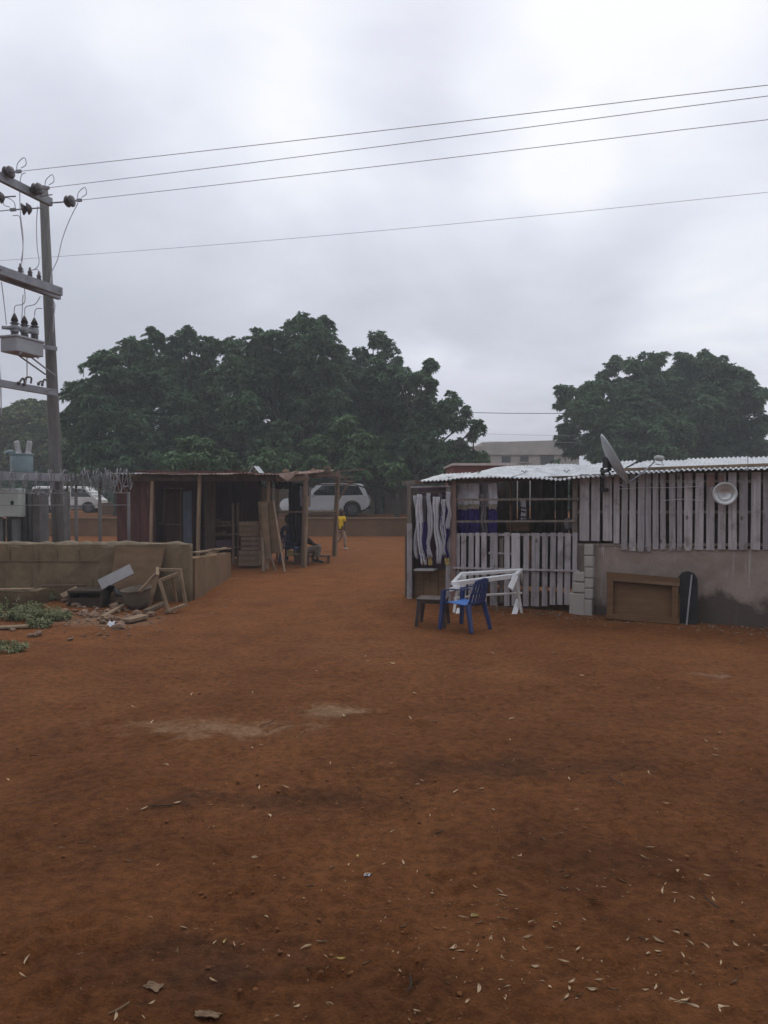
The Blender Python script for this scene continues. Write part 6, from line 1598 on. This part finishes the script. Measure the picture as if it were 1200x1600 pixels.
person('man in dark clothes and grey trousers sitting low with his knees drawn up', j, 1.0, dict(shirt='clothd', trousers='greytr', sleeve=1.6, shoes='trim'), V((j['pelvis'].x, 22, gB)), face=V((.8, -.5, -.15)))
mb = MB(); q = C2(395, 1110); mb.box((q.x - .02, 22.0, (q.z - .12 + gB) / 2), (.42, .4, q.z - .12 - gB)); mb2 = thing('wooden_block_seat', 'rough wooden block the seated man in grey trousers sits on', 'stool', V((q.x, 22, gB)))
mb.build('block', M['darkwood'], mb2, bevel=.02); mb = MB(); mb.box((q.x - .02, 22.0, q.z - .105), (.48, .46, .04)); mb.build('seat', M['post'], mb2, bevel=.01)
chA = C2(225, 1275, 22.6)
chair((chA.x, 22.6, gz(chA.x, 22.6)), math.radians(165), M['litpl'], M['shadepl'], 'blue plastic chair in the shade of the shed with a person sitting on it', 1.0)
cx, cy, cz = chA.x, 22.6, gz(chA.x, 22.6)
def A(x, y, z): return V((cx + x, cy + y, cz + z))
j = dict(head=A(-.10, .12, 1.24), neck=A(-.06, .06, 1.08), chest=A(-.03, .0, .90), pelvis=A(0, -.02, .56), Lsh=A(-.23, .03, .99), Rsh=A(.16, .02, .99), Lel=A(-.30, .14, .74), Lwr=A(-.22, .38, .68), Rel=A(.26, .14, .74), Rwr=A(.14, .36, .66),
         Lhip=A(-.10, .04, .54), Rhip=A(.10, .04, .54), Lkn=A(-.15, .46, .53), Rkn=A(.15, .46, .53), Lan=A(-.16, .48, .10), Ran=A(.17, .50, .10), Ltoe=A(-.19, .66, .05), Rtoe=A(.19, .66, .05))
person('person in a dark patterned shirt sitting on the blue chair in the shade', j, 1.0, dict(shirt='navycloth', trousers='clothd', sleeve=.9, shoes='trim'), V((cx, cy, cz)), face=V((-.4, .9, -.1)))

# ================================================================ litter on the yard
def leaf_mesh(name, m, seed):
    rr = random.Random(seed); mb = MB(); n = 8; w = rr.uniform(.09, .17); c = rr.uniform(-.3, .5); tw = rr.uniform(-.5, .5); bend = rr.uniform(-.18, .18)
    def fn(u, v):
        x = u - .5; ww = w * math.sin(math.pi * min(1, u * .96 + .02)) ** .8 * (1.15 - .5 * u); y = (v - .5) * 2 * ww
        return V((x, y + bend * (x * x * 4), .06 + c * (x * x - .1) + abs(v - .5) * .22 + tw * x * y))
    mb.grid(fn, n, 2); return mb.build(name, m, origin=(0, 0, 0), smooth=True)
lp = [leaf_mesh('dry_leaf', M[('leafdry', 'leafdry', 'leafdry3', 'leafdry', 'leafdry2', 'leafdry')[i]], 70 + i) for i in range(6)]
for o in lp: tag(o, 'small curled dry tan leaf lying on the bare earth', 'leaf', 'dry leaves on the yard')
rr = random.Random(77)
def scatter_px():
    # denser towards the camera and to the right of centre, as under an overhanging tree
    r = rr.random()
    if r < .42: return rr.gauss(820, 170), rr.uniform(1330, 1600)
    if r < .72: return rr.uniform(-10, 1210), 1060 + 540 * rr.random() ** .7
    if r < .90: return rr.gauss(560, 260), rr.uniform(1020, 1400)
    return rr.uniform(0, 1200), rr.uniform(990, 1250)
used = {4: 0}
known = [(575, 1368, 5.2), (485, 1386, 4.5), (548, 1455, 3), (365, 1477, 3.2), (351, 1473, 3.6), (235, 1435, 3.5), (42, 1502, 5), (125, 1493, 3.2), (332, 1535, 4.5), (182, 1591, 4), (677, 1392, 4.5), (788, 1421, 3.6), (904, 1395, 4.6), (1036, 1394, 5), (1058, 1362, 4), (1028, 1472, 5.5), (940, 1485, 4.5), (836, 1513, 4.2), (891, 1547, 4.2), (906, 1558, 3.5), (1149, 1537, 5), (1073, 1568, 7), (247, 1353, 2.5), (1161, 1254, 6), (771, 1267, 3.6), (538, 1120, 6), (797, 1158, 5), (630, 1350, 4), (517, 1194, 5), (770, 1266, 4)]
cnt = 0
def put_leaf(px, py, size, src=None):
    global cnt
    if not (-20 < px < 1225 and 985 < py < 1612): return
    k = rr.choice((0, 0, 1, 2, 3, 3, 5, 2, 5)) if src is None else src
    if rr.random() < .03: k = 4
    o = lp[cnt] if cnt < 6 else lp[k].copy()
    if cnt >= 6: COL.objects.link(o)
    p = G(px, py); o.location = p + V((0, 0, .004)); o.scale = (size, size, size); o.rotation_euler = (rr.uniform(-.5, .5), rr.uniform(-.35, .35), rr.uniform(0, 6.28)); cnt += 1
for px, py, cm in known: put_leaf(px, py, cm / 100)
for cx_, cy_, n_, sp_ in ((820, 1490, 14, 80), (1035, 1470, 8, 30), (745, 1450, 7, 45), (885, 1550, 6, 35), (350, 1475, 4, 35), (880, 1410, 6, 50), (470, 1505, 4, 30)):
    for _ in range(n_): put_leaf(rr.gauss(cx_, sp_), rr.gauss(cy_, sp_ * .55), rr.uniform(.022, .055))
while cnt < 265:
    px, py = scatter_px(); put_leaf(px, py, rr.uniform(.024, .055) * (1.35 if py < 1250 else 1))
# twigs
for i_, (px, py, ln, lab) in enumerate(((186, 1578, .09, 'thin pale twig near the bottom left corner'), (700, 1300, .16, 'dark twig lying alone in the middle of the yard'), (420, 1130, .22, 'dark twig across the pale sandy wash'), (960, 1220, .2, 'brown twig on the bare earth right of the middle'), (1110, 1410, .12, 'short crooked twig near the right edge'), (250, 1260, .15, 'short dark twig on the left part of the yard'), (640, 1540, .1, 'tiny crooked twig at the bottom centre'))):
    p = G(px, py); a = rr.uniform(0, 6.28); d = V((math.cos(a), math.sin(a), 0)); s_ = V((-d.y, d.x, 0)); mb = MB()
    mb.tube([p - d * ln * .5 + V((0, 0, .006)), p + s_ * ln * .08 + V((0, 0, .010)), p + d * ln * .3 + V((0, 0, .008)), p + d * ln * .5 - s_ * ln * .1 + V((0, 0, .006))], [.004, .0035, .003, .0015], 5)
    mb.tube([p + d * ln * .1 + V((0, 0, .008)), p + d * ln * .28 + s_ * ln * .18 + V((0, 0, .008))], [.0025, .001], 4)
    tag(mb.build('twig', M['bark'] if i_ else M['tan']), lab, 'twig', 'twigs on the yard')
# larger pale flat scraps in the foreground
for px, py, sx, sy, m, lab in ((325, 1586, .05, .018, 'leafdry3', 'broad tan paper scrap trodden into the earth at the bottom edge'), (1143, 1581, .05, .018, 'leafdry', 'large pale bark flake at the lower right corner'), (574, 1368, .016, .014, 'paper', 'small square white scrap in the open foreground'), (1068, 1569, .05, .007, 'leafdry', 'thin brown bark strip left of the large pale flake'), (240, 1543, .035, .022, 'leafdry3', 'dull brown scrap half buried at the lower left')):
    p = G(px, py); mb = MB(); a = rr.uniform(-.5, .5); sd_ = rr.random() * 9
    mb.grid(lambda u, v: p + rotz(a) @ V(((u - .5) * sx * 2 * (1 + .3 * mnoise.noise((v * 4, sd_, 0))), (v - .5) * sy * 2 * (1 + .4 * mnoise.noise((u * 4, sd_, 3))), .006 + .009 * mnoise.noise((u * 3, v * 3, sd_)))), 8, 6)
    tag(mb.build('scrap', M[m], solid=.003), lab, 'scrap')
# clods and grit: nobody could count them
mb = MB()
for k in range(2300):
    py = 985 + 640 * rr.random() ** .8; px = rr.uniform(-30, 1230); p = G(px, py); s = rr.choice((.003, .003, .004, .004, .005, .006, .006, .008, .012)) * (1 + .5 * (p.y / 10))
    if mnoise.noise((p.x * .8, p.y * .8, 2)) < -.15 and rr.random() < .7: continue
    mb.rock((p.x, p.y, p.z + s * .1), (s, s * rr.uniform(.7, 1), s * .5), rr, 1)
tag(mb.build('earth_clods', M['clod']), 'small clods of earth strewn over the yard', 'clods', None, 'stuff')
mb = MB()
for k in range(330):
    px, py = (rr.gauss(820, 260), rr.uniform(1250, 1610)) if rr.random() < .5 else (rr.uniform(-20, 1220), 960 + 640 * rr.random()); p = G(px, py)
    s = rr.uniform(.004, .010) * (1 + .4 * p.y / 10); a = rr.random() * 6.28; c_, s_ = math.cos(a) * s, math.sin(a) * s; z = p.z + .008
    mb.add([(p.x - c_, p.y - s_, z), (p.x + s_ * .4, p.y - c_ * .4, z + .003), (p.x + c_, p.y + s_, z + .002), (p.x - s_ * .4, p.y + c_ * .4, z + .004)], [(0, 1, 2, 3)])
tag(mb.build('leaf_litter', M['chip']), 'tiny pale leaf fragments strewn over the yard', 'litter', None, 'stuff')
# crumbs of mortar along the foot of the shop
mb = MB()
for k in range(420):
    px = rr.uniform(715, 1215); g = FG(px, abs(rr.gauss(.25, .3)) + .08); s = rr.choice((.008, .012, .012, .018, .026)); mb.rock((g.x, g.y, g.z + s * .3), (s, s * .8, s * .6), rr, 1)
for k in range(260):
    px, py = rr.gauss(165, 60), rr.gauss(965, 14)
    if py < 940 or px > 280: continue
    g = G(px, py); s = rr.choice((.010, .014, .02, .03)); mb.rock((g.x, g.y, g.z + s * .3), (s, s * .8, s * .6), rr, 1)
tag(mb.build('mortar_crumbs', M['rock']), 'crumbs of brick and mortar along the wall feet', 'rubble', None, 'stuff')
